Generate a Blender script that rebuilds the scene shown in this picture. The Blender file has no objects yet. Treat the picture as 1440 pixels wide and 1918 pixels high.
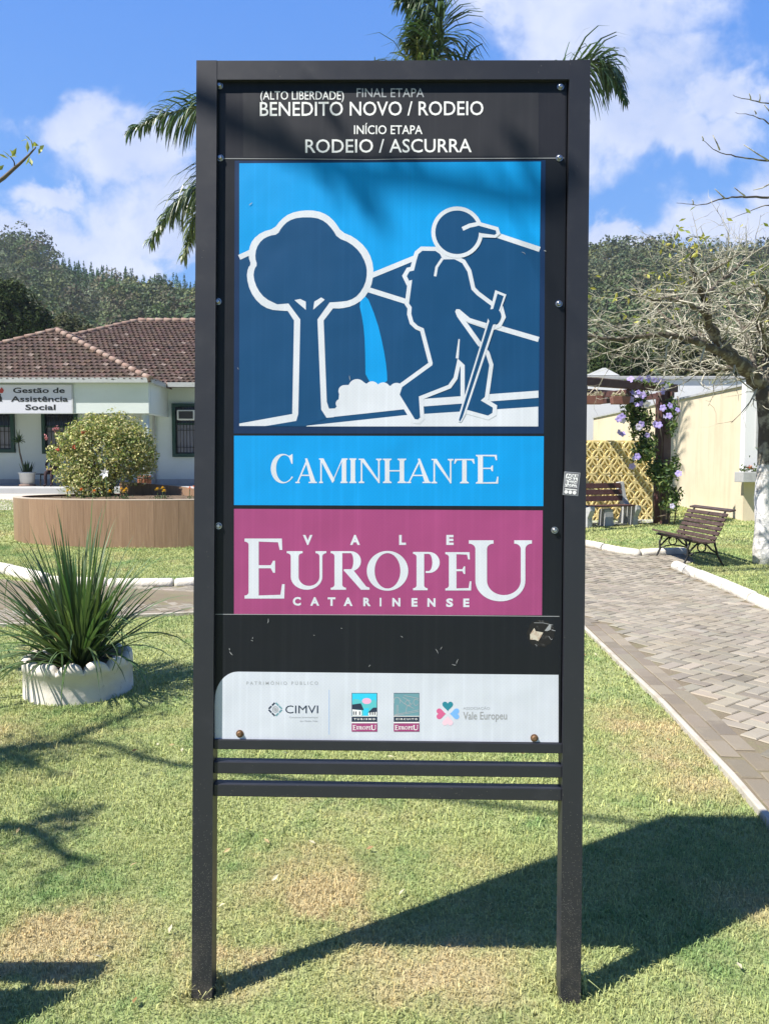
import bpy, bmesh, math, random
import numpy as np
from mathutils import Vector, Matrix
from mathutils.geometry import tessellate_polygon
R = math.radians
rnd = random.Random(7)
rng = np.random.default_rng(11)
SC = bpy.context.scene
COL = SC.collection

# ---------------------------------------------------------------- camera
F, CX, CY, HC = 1443.0, 720.0, 959.0, 1.6
PITCH = math.atan((959 - 868) / F)
cam = bpy.data.cameras.new('camera')
cam.sensor_fit = 'VERTICAL'; cam.sensor_height = 24.0; cam.lens = F / 1918 * 24.0
cam.clip_start = 0.05; cam.clip_end = 4000
co = bpy.data.objects.new('camera', cam); COL.objects.link(co)
co.location = (0, 0, HC); co.rotation_euler = (math.pi / 2 - PITCH, 0, 0)
SC.camera = co

# ---------------------------------------------------------------- light
SUN = Vector((-1.66, -0.91, 2.525)).normalized()          # towards the sun
sl = bpy.data.lights.new('sun', 'SUN'); sl.energy = 5.0; sl.angle = R(0.53); sl.color = (1.0, 0.94, 0.85)
so = bpy.data.objects.new('sun', sl); COL.objects.link(so)
so.rotation_euler = (-SUN).to_track_quat('-Z', 'Y').to_euler()
SC.view_settings.view_transform = 'Standard'; SC.view_settings.look = 'None'
SC.view_settings.exposure = 0.92; SC.view_settings.gamma = 1.0

class NT:
    """small node helper"""
    def __init__(s, tree): s.t = tree; s.n = tree.nodes; s.l = tree.links
    def new(s, typ, **kw):
        n = s.n.new(typ)
        for k, v in kw.items(): setattr(n, k, v)
        return n
    def link(s, a, b): s.l.new(a, b)
    def put(s, sock, v):
        if hasattr(v, 'is_output'): s.l.new(v, sock)
        else: sock.default_value = v
    def math(s, op, a, b=None, c=None, clamp=False):
        n = s.new('ShaderNodeMath', operation=op); n.use_clamp = clamp
        for i, v in enumerate((a, b, c)):
            if v is not None: s.put(n.inputs[i], v)
        return n.outputs[0]
    def mix(s, f, a, b, mode='MIX'):
        n = s.new('ShaderNodeMix', data_type='RGBA', blend_type=mode)
        s.put(n.inputs[0], f)
        for sock, v in ((n.inputs[6], a), (n.inputs[7], b)):
            if isinstance(v, (tuple, list)) and len(v) == 3: v = (*v, 1)
            s.put(sock, v)
        return n.outputs[2]
    def ramp(s, f, a, b):
        n = s.new('ShaderNodeMapRange', interpolation_type='SMOOTHSTEP')
        s.put(n.inputs[0], f); n.inputs[1].default_value = a; n.inputs[2].default_value = b
        return n.outputs[0]
    def noise(s, vec, scale, detail=4, rough=0.55, dist=0.0):
        n = s.new('ShaderNodeTexNoise'); n.inputs['Scale'].default_value = scale
        n.inputs['Detail'].default_value = detail; n.inputs['Roughness'].default_value = rough
        n.inputs['Distortion'].default_value = dist
        if vec is not None: s.link(vec, n.inputs['Vector'])
        return n.outputs['Fac']
    def obj(s): return s.new('ShaderNodeTexCoord').outputs['Object']
    def pos(s): return s.new('ShaderNodeNewGeometry').outputs['Position']

# ---------------------------------------------------------------- world: sky with clouds
world = bpy.data.worlds.new('World'); SC.world = world; world.use_nodes = True
w = NT(world.node_tree)
sky = w.new('ShaderNodeTexSky', sky_type='NISHITA'); sky.sun_disc = False
sky.sun_elevation = math.asin(SUN.z); sky.sun_rotation = math.atan2(SUN.x, SUN.y)
sky.air_density = 1.0; sky.dust_density = 0.25; sky.ozone_density = 2.2; sky.altitude = 50
hs = w.new('ShaderNodeHueSaturation'); hs.inputs['Saturation'].default_value = 1.12; hs.inputs['Value'].default_value = 1.0
w.link(sky.outputs[0], hs.inputs['Color'])
dirv = w.new('ShaderNodeTexCoord').outputs['Generated']
sep = w.new('ShaderNodeSeparateXYZ'); w.link(dirv, sep.inputs[0])
ydir = w.math('MAXIMUM', w.math('ABSOLUTE', sep.outputs[1]), 0.05)
su = w.math('DIVIDE', sep.outputs[0], ydir); sv = w.math('DIVIDE', sep.outputs[2], ydir)
cmb = w.new('ShaderNodeCombineXYZ'); w.link(su, cmb.inputs[0]); w.link(sv, cmb.inputs[1])
w1 = w.noise(cmb.outputs[0], 7.5, 7, 0.58, 0.25)
w2 = w.noise(cmb.outputs[0], 16.0, 6, 0.62, 0.4)
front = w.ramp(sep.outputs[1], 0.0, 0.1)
wa = w.noise(cmb.outputs[0], 6.0, 5, .6); wb = w.noise(cmb.outputs[0], 6.7, 5, .6, .3)
su = w.math('ADD', su, w.math('MULTIPLY', w.math('SUBTRACT', wa, .5), .24)); sv = w.math('ADD', sv, w.math('MULTIPLY', w.math('SUBTRACT', wb, .5), .17))
CLOUDS = [  # centre in the photo's pixels, half sizes
    (960, 10, 150, 100), (1090, 90, 170, 130), (1150, 210, 190, 110), (1325, 215, 85, 55), (1230, 270, 150, 50),
    (1010, 250, 200, 120), (150, 258, 95, 46), (262, 300, 125, 80), (125, 382, 90, 28), (320, 390, 130, 80),
    (60, 440, 200, 40), (300, 460, 200, 50), (1340, 430, 120, 55), (1150, 448, 130, 30), (1440, 400, 90, 90),
    (700, 420, 160, 60), (-350, 320, 200, 120), (1900, 250, 160, 90),
]
acc = None
for (px, py, a, b) in CLOUDS:
    cu, cv = (px - CX) / F, (868 - py) / F
    du = w.math('DIVIDE', w.math('SUBTRACT', su, cu), a * 1.25 / F)
    dv = w.math('DIVIDE', w.math('SUBTRACT', sv, cv), b * 1.25 / F)
    r2 = w.math('ADD', w.math('MULTIPLY', du, du), w.math('MULTIPLY', dv, dv))
    g = w.math('EXPONENT', w.math('MULTIPLY', r2, -1.1))
    acc = g if acc is None else w.math('MAXIMUM', acc, g)
acc = w.math('MULTIPLY', acc, front)
back = w.math('MULTIPLY', w.math('SUBTRACT', 1.0, front), w.ramp(w1, 0.48, 0.75))
dens = w.math('ADD', acc, w.math('MULTIPLY', w.math('SUBTRACT', w1, 0.5), 1.15))
dens = w.math('ADD', dens, w.math('MULTIPLY', w.math('SUBTRACT', w2, 0.5), 0.65))
cover = w.math('MAXIMUM', w.ramp(dens, 0.25, 0.85), w.math('MULTIPLY', back, 0.12))
ccol = w.mix(w.ramp(w1, 0.35, 0.7), (4.9, 5.6, 7.6), (6.7, 7.1, 8.5))
grad = w.mix(w.ramp(sep.outputs[2], 0.05, 0.62), (1.85, 4.05, 8.1), (0.85, 2.6, 7.6))   # clear-sky blue of that day, pale towards the horizon
grad = w.mix(w.ramp(sep.outputs[2], 0.55, 1.0), grad, (0.45, 1.3, 4.0))
skyc = w.mix(0.8, hs.outputs[0], grad)
fin = w.mix(w.math('MULTIPLY', cover, 0.9), skyc, ccol)
fin = w.mix(w.math('SUBTRACT', 1.0, front), fin, w.mix(1.0, fin, (0.5, 0.52, 0.56), 'MULTIPLY'))   # unseen sky behind the viewer dimmed on purpose, for deeper shadows
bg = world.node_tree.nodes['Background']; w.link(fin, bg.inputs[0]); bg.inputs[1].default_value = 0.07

# ---------------------------------------------------------------- pixels of the photograph -> rays
_c, _s = math.cos(PITCH), math.sin(PITCH)
def ray(px, py):
    u, v = (px - CX) / F, -(py - CY) / F
    return Vector((u, _c + v * _s, -_s + v * _c))
def gz(y): return 0.033 * min(max(y - 10.0, 0.0), 30.0)
def P(px, py, Y):
    d = ray(px, py); t = Y / d.y
    return Vector((d.x * t, Y, HC + d.z * t))
def G(px, py):
    d = ray(px, py); lo, hi = 0.3, 400.0
    for _ in range(60):
        m = (lo + hi) / 2; p = d * (m / d.y)
        if HC + p.z > gz(m): lo = m
        else: hi = m
    return Vector((d.x * lo / d.y, lo, gz(lo)))

# ---------------------------------------------------------------- mesh helpers
class MB:
    def __init__(s): s.v = []; s.f = []; s.sm = []
    def add(s, vs, fs, smooth=False):
        o = len(s.v); s.v.extend([tuple(v) for v in vs])
        for f in fs: s.f.append([i + o for i in f]); s.sm.append(smooth)
        return s
    def box(s, c, d, rot=None):
        c = Vector(c); hx, hy, hz = d[0] / 2, d[1] / 2, d[2] / 2
        vs = [Vector((x, y, z)) for z in (-hz, hz) for y in (-hy, hy) for x in (-hx, hx)]
        if rot is not None: vs = [rot @ v for v in vs]
        return s.add([v + c for v in vs], [(0, 2, 3, 1), (4, 5, 7, 6), (0, 1, 5, 4), (2, 6, 7, 3), (0, 4, 6, 2), (1, 3, 7, 5)])
    def beam(s, a, b, wd, h, up=(0, 0, 1)):
        a, b = Vector(a), Vector(b); t = (b - a); L = t.length; t.normalize()
        up = Vector(up); r = t.cross(up)
        if r.length < 1e-5: r = t.cross(Vector((1, 0, 0)))
        r.normalize(); u = r.cross(t)
        m = Matrix((r, t, u)).transposed()
        return s.box((a + b) / 2, (wd, L, h), m)
    def tube(s, pts, rad, n=8, caps=True, smooth=True):
        pts = [Vector(p) for p in pts]; k = len(pts)
        if not hasattr(rad, '__len__'): rad = [rad] * k
        vs = []; prev = None
        for i, p in enumerate(pts):
            t = (pts[min(i + 1, k - 1)] - pts[max(i - 1, 0)])
            if t.length < 1e-9: t = Vector((0, 0, 1))
            t.normalize()
            if prev is None:
                a = Vector((0, 0, 1)) if abs(t.z) < 0.9 else Vector((1, 0, 0))
                u = t.cross(a).normalized()
            else:
                u = prev - t * prev.dot(t)
                u = u.normalized() if u.length > 1e-6 else t.orthogonal().normalized()
            prev = u; q = t.cross(u)
            for j in range(n):
                a = 2 * math.pi * j / n
                vs.append(p + (u * math.cos(a) + q * math.sin(a)) * rad[i])
        fs = [(i * n + j, i * n + (j + 1) % n, (i + 1) * n + (j + 1) % n, (i + 1) * n + j) for i in range(k - 1) for j in range(n)]
        s.add(vs, fs, smooth)
        if caps:
            o = len(s.v) - len(vs)
            s.f.append([o + j for j in range(n)][::-1]); s.f.append([o + (k - 1) * n + j for j in range(n)]); s.sm += [False, False]
        return s
    def lathe(s, prof, c=(0, 0, 0), n=24, smooth=True):
        c = Vector(c); vs = []; k = len(prof)
        for (r, z) in prof:
            for j in range(n):
                a = 2 * math.pi * j / n; vs.append(c + Vector((r * math.cos(a), r * math.sin(a), z)))
        fs = [(i * n + j, i * n + (j + 1) % n, (i + 1) * n + (j + 1) % n, (i + 1) * n + j) for i in range(k - 1) for j in range(n)]
        return s.add(vs, fs, smooth)
    def prism(s, poly, ext):
        """poly: 3-D outline (planar), extruded by vector ext"""
        poly = [Vector(p) for p in poly]; e = Vector(ext); n = len(poly)
        tris = tessellate_polygon([poly])
        vs = poly + [p + e for p in poly]
        fs = [tuple(t) for t in tris] + [tuple(i + n for i in reversed(t)) for t in tris]
        fs += [(i, (i + 1) % n, n + (i + 1) % n, n + i) for i in range(n)]
        return s.add(vs, fs)
    def flat(s, poly):
        poly = [Vector(p) for p in poly]
        return s.add(poly, [tuple(t) for t in tessellate_polygon([poly])])
    def build(s, name, mat, parent=None, bevel=0.0, fixn=True):
        me = bpy.data.meshes.new(name); me.from_pydata(s.v, [], s.f); me.update()
        me.polygons.foreach_set('use_smooth', s.sm)
        if fixn:
            bm = bmesh.new(); bm.from_mesh(me); bmesh.ops.recalc_face_normals(bm, faces=bm.faces); bm.to_mesh(me); bm.free()
        return link(name, me, mat, parent, bevel)

def link(name, me, mat, parent=None, bevel=0.0):
    o = bpy.data.objects.new(name, me); COL.objects.link(o)
    if mat is not None: me.materials.append(mat)
    if parent is not None: o.parent = parent
    if bevel:
        b = o.modifiers.new('bevel', 'BEVEL'); b.width = bevel; b.segments = 2; b.limit_method = 'ANGLE'; b.angle_limit = R(40)
    return o

def npmesh(name, verts, faces, mat, parent=None, tint=None, smooth=False):
    """verts (N,3); faces list of arrays (M,k)"""
    me = bpy.data.meshes.new(name)
    verts = np.asarray(verts, np.float32); me.vertices.add(len(verts)); me.vertices.foreach_set('co', verts.ravel())
    if not isinstance(faces, list): faces = [faces]
    tot = sum(f.size for f in faces); cnt = sum(len(f) for f in faces)
    me.loops.add(tot); me.polygons.add(cnt)
    me.loops.foreach_set('vertex_index', np.concatenate([f.ravel() for f in faces]).astype(np.int32))
    lt = np.concatenate([np.full(len(f), f.shape[1], np.int32) for f in faces])
    ls = np.concatenate([[0], np.cumsum(lt)[:-1]]).astype(np.int32)
    me.polygons.foreach_set('loop_start', ls)
    try: me.polygons.foreach_set('loop_total', lt)
    except Exception: pass
    me.update(calc_edges=True)
    me.polygons.foreach_set('use_smooth', np.full(cnt, bool(smooth)))
    if tint is not None:
        t = np.ones((len(verts), 4), np.float32); t[:, :3] = tint
        a = me.attributes.new('tint', 'FLOAT_COLOR', 'POINT'); a.data.foreach_set('color', t.ravel())
    me.validate()
    return link(name, me, mat, parent)

def leaf_quads(c, L, Wd, up=0.0, nrm=None):
    """diamond leaves at centres c (N,3); random orientation; up lifts normals towards +z"""
    n = len(c); d = rng.normal(size=(n, 3))
    if nrm is not None: d = d * 0.75 + nrm * 1.0
    d[:, 2] += up
    d /= np.linalg.norm(d, axis=1, keepdims=True) + 1e-9
    a = rng.normal(size=(n, 3)); a -= d * (a * d).sum(1, keepdims=True); a /= np.linalg.norm(a, axis=1, keepdims=True) + 1e-9
    b = np.cross(d, a); L = np.broadcast_to(L, (n,))[:, None]; Wd = np.broadcast_to(Wd, (n,))[:, None]
    v = np.stack([c - a * L / 2, c + b * Wd / 2 + d * Wd * .15, c + a * L / 2, c - b * Wd / 2 + d * Wd * .15], 1).reshape(-1, 3)
    f = np.arange(n * 4).reshape(n, 4)
    return v, f

def tag(o, label=None, cat=None, group=None, kind=None):
    if label: o['label'] = label
    if cat: o['category'] = cat
    if group: o['group'] = group
    if kind: o['kind'] = kind
    return o
def thing(name, label, cat, loc=(0, 0, 0), group=None, rz=0.0):
    o = bpy.data.objects.new(name, None); COL.objects.link(o); o.empty_display_size = 0.1
    o.location = loc; o.rotation_euler = (0, 0, rz)
    return tag(o, label, cat, group)
def copy_tree(o, parent=None):
    c = o.copy(); COL.objects.link(c)
    if parent is not None: c.parent = parent
    for ch in list(o.children): copy_tree(ch, c)
    return c

# ---------------------------------------------------------------- materials
def mat(name, col, rough=0.6, var=None, bump=None, spec=0.4, metal=0.0, trans=0.0, tint=False, coat=0.0):
    """var = list of (scale, lo, hi, colour2, strength); bump = (scale, strength, detail)"""
    m = bpy.data.materials.new(name); m.use_nodes = True
    t = NT(m.node_tree); b = m.node_tree.nodes['Principled BSDF']
    c = (*col, 1)
    src = None
    oc = t.obj()
    if tint:
        a = t.new('ShaderNodeAttribute'); a.attribute_name = 'tint'
        src = t.mix(1.0, a.outputs['Color'], c, 'MULTIPLY')
    for v in (var or []):
        f = t.math('MULTIPLY', t.ramp(t.noise(oc, v[0], 5), v[1], v[2]), v[4])
        src = t.mix(f, src if src is not None else c, v[3])
    if src is not None: t.link(src, b.inputs['Base Color'])
    else: b.inputs['Base Color'].default_value = c
    b.inputs['Roughness'].default_value = rough; b.inputs['Specular IOR Level'].default_value = spec
    b.inputs['Metallic'].default_value = metal
    if coat: b.inputs['Coat Weight'].default_value = coat
    if bump:
        bn = t.new('ShaderNodeBump'); bn.inputs['Strength'].default_value = bump[1]; bn.inputs['Distance'].default_value = bump[3] if len(bump) > 3 else 0.01
        t.link(t.noise(oc, bump[0], bump[2] if len(bump) > 2 else 4), bn.inputs['Height']); t.link(bn.outputs[0], b.inputs['Normal'])
    if trans:
        tr = t.new('ShaderNodeBsdfTranslucent')
        if src is not None: t.link(t.mix(1.0, src, (1.5, 1.6, 0.8, 1), 'MULTIPLY'), tr.inputs[0])
        else: tr.inputs[0].default_value = (min(1, col[0] * 1.5), min(1, col[1] * 1.6), col[2] * .8, 1)
        mx = t.new('ShaderNodeMixShader'); mx.inputs[0].default_value = trans
        t.link(b.outputs[0], mx.inputs[1]); t.link(tr.outputs[0], mx.inputs[2])
        t.link(mx.outputs[0], m.node_tree.nodes['Material Output'].inputs[0])
    return m

def lawn_nodes(t):
    """shared lawn colour: green with dry straw patches and darker fresh patches (world position)"""
    p = t.pos()
    n1 = t.noise(p, 0.55, 5, 0.6); n2 = t.noise(p, 1.9, 5, 0.65); n3 = t.noise(p, 11.0, 4, 0.7)
    dry = t.math('ADD', t.math('MULTIPLY', n1, 0.55), t.math('MULTIPLY', n2, 0.45))
    dry = t.math('ADD', dry, t.math('MULTIPLY', t.math('SUBTRACT', n3, 0.5), 0.22))
    for (px, py, r) in ((540, 1655, .30), (180, 1765, .26), (60, 1760, .2), (420, 1850, .16), (1240, 1395, .38), (1160, 1340, .3), (1425, 1705, .26), (600, 1690, .14), (700, 1800, .22), (900, 1840, .2), (1290, 1470, .3)):
        q = G(px, py)
        d = t.new('ShaderNodeVectorMath', operation='DISTANCE'); t.link(p, d.inputs[0]); d.inputs[1].default_value = q
        dn = t.math('ADD', d.outputs['Value'], t.math('MULTIPLY', t.math('SUBTRACT', n2, 0.5), r * 4.5))
        dry = t.math('ADD', dry, t.math('MULTIPLY', t.math('SUBTRACT', 1.0, t.ramp(dn, r * .05, r * 1.6)), 0.165))
    f = t.ramp(dry, 0.50, 0.74)
    g = t.ramp(t.math('ADD', t.math('MULTIPLY', t.noise(p, 1.3, 4, 0.6), .6), t.math('MULTIPLY', t.noise(p, 7.0, 4, 0.65), .4)), 0.46, 0.66)
    return f, g, n3

def lawn_mat(name, blades):
    m = bpy.data.materials.new(name); m.use_nodes = True
    t = NT(m.node_tree); b = m.node_tree.nodes['Principled BSDF']
    f, g, n3 = lawn_nodes(t)
    green = t.mix(g, (0.385, 0.44, 0.185, 1), (0.195, 0.315, 0.115, 1))
    col = t.mix(f, green, (0.53, 0.45, 0.25, 1))
    if blades:
        a = t.new('ShaderNodeAttribute'); a.attribute_name = 'tint'
        col = t.mix(1.0, col, a.outputs['Color'], 'MULTIPLY')
    else:
        p = t.pos()
        col = t.mix(t.ramp(t.noise(p, 60, 3, .7), .35, .7), col, t.mix(0.55, col, (0.16, 0.15, 0.07, 1)))
        bn = t.new('ShaderNodeBump'); bn.inputs['Strength'].default_value = 0.8; bn.inputs['Distance'].default_value = 0.03
        t.link(t.noise(p, 45, 5, .7), bn.inputs['Height']); t.link(bn.outputs[0], b.inputs['Normal'])
    t.link(col, b.inputs['Base Color']); b.inputs['Roughness'].default_value = 0.65; b.inputs['Specular IOR Level'].default_value = 0.25
    if blades:
        tr = t.new('ShaderNodeBsdfTranslucent'); t.link(col, tr.inputs[0])
        mx = t.new('ShaderNodeMixShader'); mx.inputs[0].default_value = 0.2
        t.link(b.outputs[0], mx.inputs[1]); t.link(tr.outputs[0], mx.inputs[2])
        t.link(mx.outputs[0], m.node_tree.nodes['Material Output'].inputs[0])
    return m

def vinyl(name, col, amt=0.16, rough=0.42, scale=135.0, spec=0.35):
    """printed reflective vinyl: fine diagonal dot weave, faint vertical streaks, buckling"""
    m = bpy.data.materials.new(name); m.use_nodes = True
    t = NT(m.node_tree); b = m.node_tree.nodes['Principled BSDF']
    oc = t.obj()
    mp = t.new('ShaderNodeMapping'); mp.inputs['Rotation'].default_value = (0, R(45), 0); t.link(oc, mp.inputs[0])
    mp.inputs['Scale'].default_value = (1, 0.0, 1)
    vo = t.new('ShaderNodeTexVoronoi'); vo.inputs['Scale'].default_value = scale; vo.inputs['Randomness'].default_value = 0.0
    t.link(mp.outputs[0], vo.inputs['Vector'])
    dot = t.ramp(vo.outputs['Distance'], 0.42, 0.68)
    mv = t.new('ShaderNodeMapping'); mv.inputs['Scale'].default_value = (60, 1, 1.2); t.link(oc, mv.inputs[0])
    st = t.noise(mv.outputs[0], 1.0, 4, .6); big = t.noise(oc, 3.0, 4, .6)
    f = t.math('MULTIPLY', dot, amt)
    dark = tuple(c * 0.45 for c in col)
    c = t.mix(f, (*col, 1), (*dark, 1))
    lite = tuple(min(.9, x * 1.18 + .006) for x in col)
    c = t.mix(t.math('MULTIPLY', t.ramp(st, .45, .75), 0.45), c, (*lite, 1))
    c = t.mix(t.math('MULTIPLY', t.ramp(big, .45, .75), 0.3), c, (*[x * .8 + .004 for x in col], 1))
    t.link(c, b.inputs['Base Color']); b.inputs['Roughness'].default_value = rough; b.inputs['Specular IOR Level'].default_value = spec
    bn = t.new('ShaderNodeBump'); bn.inputs['Strength'].default_value = 0.35; bn.inputs['Distance'].default_value = 0.02
    t.link(t.noise(oc, 5.0, 2, .4), bn.inputs['Height']); t.link(bn.outputs[0], b.inputs['Normal'])
    return m

def black_paint(name):
    m = bpy.data.materials.new(name); m.use_nodes = True
    t = NT(m.node_tree); b = m.node_tree.nodes['Principled BSDF']; oc = t.obj()
    sp = t.new('ShaderNodeSeparateXYZ'); t.link(oc, sp.inputs[0])
    vo = t.new('ShaderNodeTexVoronoi'); vo.inputs['Scale'].default_value = 260; t.link(t.mix(.012, oc, t.new('ShaderNodeTexNoise').outputs['Color']), vo.inputs['Vector']) if False else t.link(oc, vo.inputs['Vector'])
    speck = t.math('SUBTRACT', 1.0, t.ramp(vo.outputs['Distance'], 0.1, 0.34))
    sel = t.new('ShaderNodeSeparateColor'); t.link(vo.outputs['Color'], sel.inputs[0])
    low = t.math('SUBTRACT', 1.0, t.ramp(sp.outputs[2], 0.0, 0.75))
    keep = t.math('GREATER_THAN', t.math('ADD', t.math('MULTIPLY', sel.outputs[0], 0.55), t.math('MULTIPLY', low, 0.55)), t.math('ADD', 0.36, t.math('MULTIPLY', t.noise(oc, 16, 4, .7), 0.44)))
    n = t.noise(oc, 9, 6, .7)
    fs = t.math('MULTIPLY', t.math('MULTIPLY', speck, keep), 0.34)
    c = t.mix(t.math('MULTIPLY', t.ramp(n, .5, .8), .35), (0.017, 0.019, 0.028, 1), (0.048, 0.05, 0.062, 1))
    mud = t.math('MULTIPLY', t.math('SUBTRACT', 1.0, t.ramp(sp.outputs[2], 0.0, 0.35)), t.math('MULTIPLY', t.ramp(n, .35, .7), 0.45))
    c = t.mix(mud, c, (0.10, 0.088, 0.075, 1))
    mv = t.new('ShaderNodeMapping'); mv.inputs['Scale'].default_value = (30, 30, 3); mv.inputs['Rotation'].default_value = (.3, .5, 0); t.link(oc, mv.inputs[0])
    sc_ = t.math('MULTIPLY', t.ramp(t.noise(mv.outputs[0], 3.0, 6, .75), .72, .8), .3)
    c = t.mix(sc_, c, (0.25, 0.25, 0.26, 1))
    c = t.mix(fs, c, (0.5, 0.46, 0.4, 1))
    t.link(c, b.inputs['Base Color']); b.inputs['Roughness'].default_value = 0.42; b.inputs['Specular IOR Level'].default_value = 0.5
    t.link(t.math('ADD', 0.36, t.math('MULTIPLY', n, 0.2)), b.inputs['Roughness'])
    return m

M = {}
M['lawn'] = lawn_mat('lawn_soil', False); M['blade'] = lawn_mat('grass_blades', True)
M['frame'] = black_paint('black_painted_steel')
M['board'] = vinyl('black_board', (0.009, 0.011, 0.016), 0.0, 0.45, 135, .25)
M['header'] = vinyl('black_film', (0.022, 0.022, 0.027), 0.0, 0.36)
M['patch'] = vinyl('black_film_patch', (0.032, 0.032, 0.037), 0.3, 0.40, 200)
M['navy'] = vinyl('navy_print', (0.005, 0.060, 0.165)); M['navyborder'] = vinyl('navy_border_print', (0.006, 0.026, 0.085))
M['sky_print'] = vinyl('sky_blue_print', (0.001, 0.285, 0.70)); M['magenta'] = vinyl('magenta_print', (0.325, 0.058, 0.185))
M['white_print'] = vinyl('white_print', (0.60, 0.63, 0.71), 0.14)
M['white_sheet'] = vinyl('white_sheet', (0.575, 0.615, 0.70), 0.14)
M['ink_white'] = mat('white_ink', (0.80, 0.80, 0.82), .5); M['ink_grey'] = mat('pale_grey_ink', (0.36, 0.38, 0.42), .5)
M['ink_mid'] = mat('mid_grey_ink', (0.30, 0.31, 0.33), .5)
M['ink_dark'] = mat('dark_blue_ink', (0.02, 0.035, 0.07), .5); M['ink_black'] = mat('black_ink', (0.02, 0.02, 0.022), .5)
M['ink_pink'] = mat('pink_ink', (0.62, 0.12, 0.28), .5); M['ink_teal'] = mat('teal_ink', (0.02, 0.22, 0.30), .5)
M['ink_lightblue'] = mat('light_blue_ink', (0.18, 0.42, 0.85), .5); M['ink_palepink'] = mat('pale_pink_ink', (0.78, 0.55, 0.66), .5)
M['ink_cyan'] = mat('cyan_ink', (0.03, 0.55, 0.80), .5); M['ink_greyteal'] = mat('grey_teal_ink', (0.14, 0.30, 0.36), .5)
M['ink_turq'] = mat('turquoise_ink', (0.10, 0.50, 0.55), .5); M['ink_softpink'] = mat('soft_pink_ink', (0.78, 0.42, 0.62), .5)
M['bolt'] = mat('zinc_bolt', (0.55, 0.55, 0.56), .3, metal=1.0); M['rust'] = mat('rusty_bolt', (0.20, 0.12, 0.07), .6, metal=.5)
M['foliage'] = mat('foliage', (1, 1, 1), .5, tint=True, trans=.22, spec=.35)
M['forest'] = mat('forest_foliage', (1, 1, 1), .75, tint=True, trans=.12, spec=.1)
M['bark'] = mat('bark', (0.11, 0.085, 0.065), .9, [(6, .4, .7, (0.22, 0.20, 0.16), .6)], (18, .8, 5, .03))
M['white_wall'] = mat('white_render', (0.72, 0.73, 0.75), .85, [(1.2, .5, .8, (0.55, 0.55, 0.55), .25)], (30, .15, 4))
M['green_frame'] = mat('dark_green_paint', (0.012, 0.05, 0.038), .5)
M['glass'] = mat('window_glass', (0.02, 0.025, 0.035), .08, spec=.6)
M['curtain'] = mat('grey_curtain', (0.24, 0.24, 0.28), .9)
M['metal_white'] = mat('gutter_metal', (0.42, 0.44, 0.45), .5, [(4, .4, .8, (0.28, 0.28, 0.27), .5)])
M['plastic_white'] = mat('white_plastic', (0.62, 0.63, 0.62), .5); M['dark_grill'] = mat('dark_grille', (0.05, 0.05, 0.055), .7)
M['soil'] = mat('planter_soil', (0.10, 0.07, 0.045), .95, [(14, .4, .7, (0.22, 0.16, 0.10), .7)], (40, .9, 4, .03))
M['brown_paint'] = mat('brown_painted_wood', (0.075, 0.034, 0.032), .55, [(8, .45, .8, (0.14, 0.085, 0.075), .5)], (30, .2, 4))
M['slat'] = mat('brown_bench_slat', (0.068, 0.042, 0.036), .5, [(12, .45, .75, (0.15, 0.11, 0.095), .6)], (40, .3, 4))
M['iron'] = mat('cast_iron', (0.02, 0.02, 0.02), .5)
M['concrete'] = mat('grey_concrete', (0.40, 0.41, 0.42), .85, [(9, .4, .75, (0.28, 0.28, 0.28), .5)], (40, .4, 5))
M['yellow'] = mat('yellow_breeze_block', (0.85, 0.70, 0.33), .8, [(5, .5, .85, (0.70, 0.60, 0.36), .4)], (35, .3, 4))

# ---------------------------------------------------------------- the ground
def structure(o): o['kind'] = 'structure'; return o
def build_ground():
    ys = [-60, -20, -5, 0, 2, 4, 6, 8, 9.99, 11, 13, 15, 17, 20, 24, 28, 32, 36, 40, 48, 60, 90, 200, 600, 2500]
    xs = [-2500, -600, -150, -60, -30, -20, -14, -10, -7, -5, -3, -2, -1, 0, 1, 2, 3, 5, 7, 10, 14, 20, 30, 60, 150, 600, 2500]
    v = [(x, y, gz(y)) for y in ys for x in xs]; n = len(xs)
    f = [[j * n + i, j * n + i + 1, (j + 1) * n + i + 1, (j + 1) * n + i] for j in range(len(ys) - 1) for i in range(n - 1)]
    mb = MB(); mb.add(v, f); return structure(mb.build('lawn_ground', M['lawn']))
build_ground()

# ---------------------------------------------------------------- the information sign
C0 = [ray(361, 113), ray(1098, 112), ray(1087, 1885), ray(359, 1872)]
k3 = np.linalg.solve(np.array([C0[0], -C0[1], C0[2]]).T, np.array(C0[3]))
C1 = [C0[0] * k3[0], C0[1] * k3[1], C0[2] * k3[2], C0[3] * 1.0]
sc = -HC / (0.5 * (C1[2].z + C1[3].z)); C1 = [c * sc + Vector((0, 0, HC)) for c in C1]
SO = (C1[2] + C1[3]) / 2
EX = (C1[1] - C1[0]).normalized(); EZ = (C1[0] - C1[3]); EZ = (EZ - EX * EZ.dot(EX)).normalized(); EY = EZ.cross(EX)   # EY points away from the viewer
SMAT = Matrix.Translation(SO) @ Matrix((EX, EY, EZ)).transposed().to_4x4()
SINV = SMAT.inverted(); CAMLOC = SINV @ Vector((0, 0, HC)); SROT = SINV.to_3x3()
def S(px, py, y=0.0):
    """pixel -> point in the sign's own frame on the plane of depth y"""
    d = SROT @ ray(px, py); t = (y - CAMLOC.y) / d.y
    return CAMLOC + d * t
sign = thing('information_sign', 'tall black steel trail sign with blue hiker picture and magenta banner on the lawn', 'sign')
sign.matrix_world = SMAT
HW, HT = (C1[1] - C1[0]).length / 2, (C1[0] - C1[3]).length
PW = 0.0605
PLY = 0.0155                                             # depth of the board's face behind the frame's face
def layer(k): return PLY - 0.0001 * k
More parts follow.
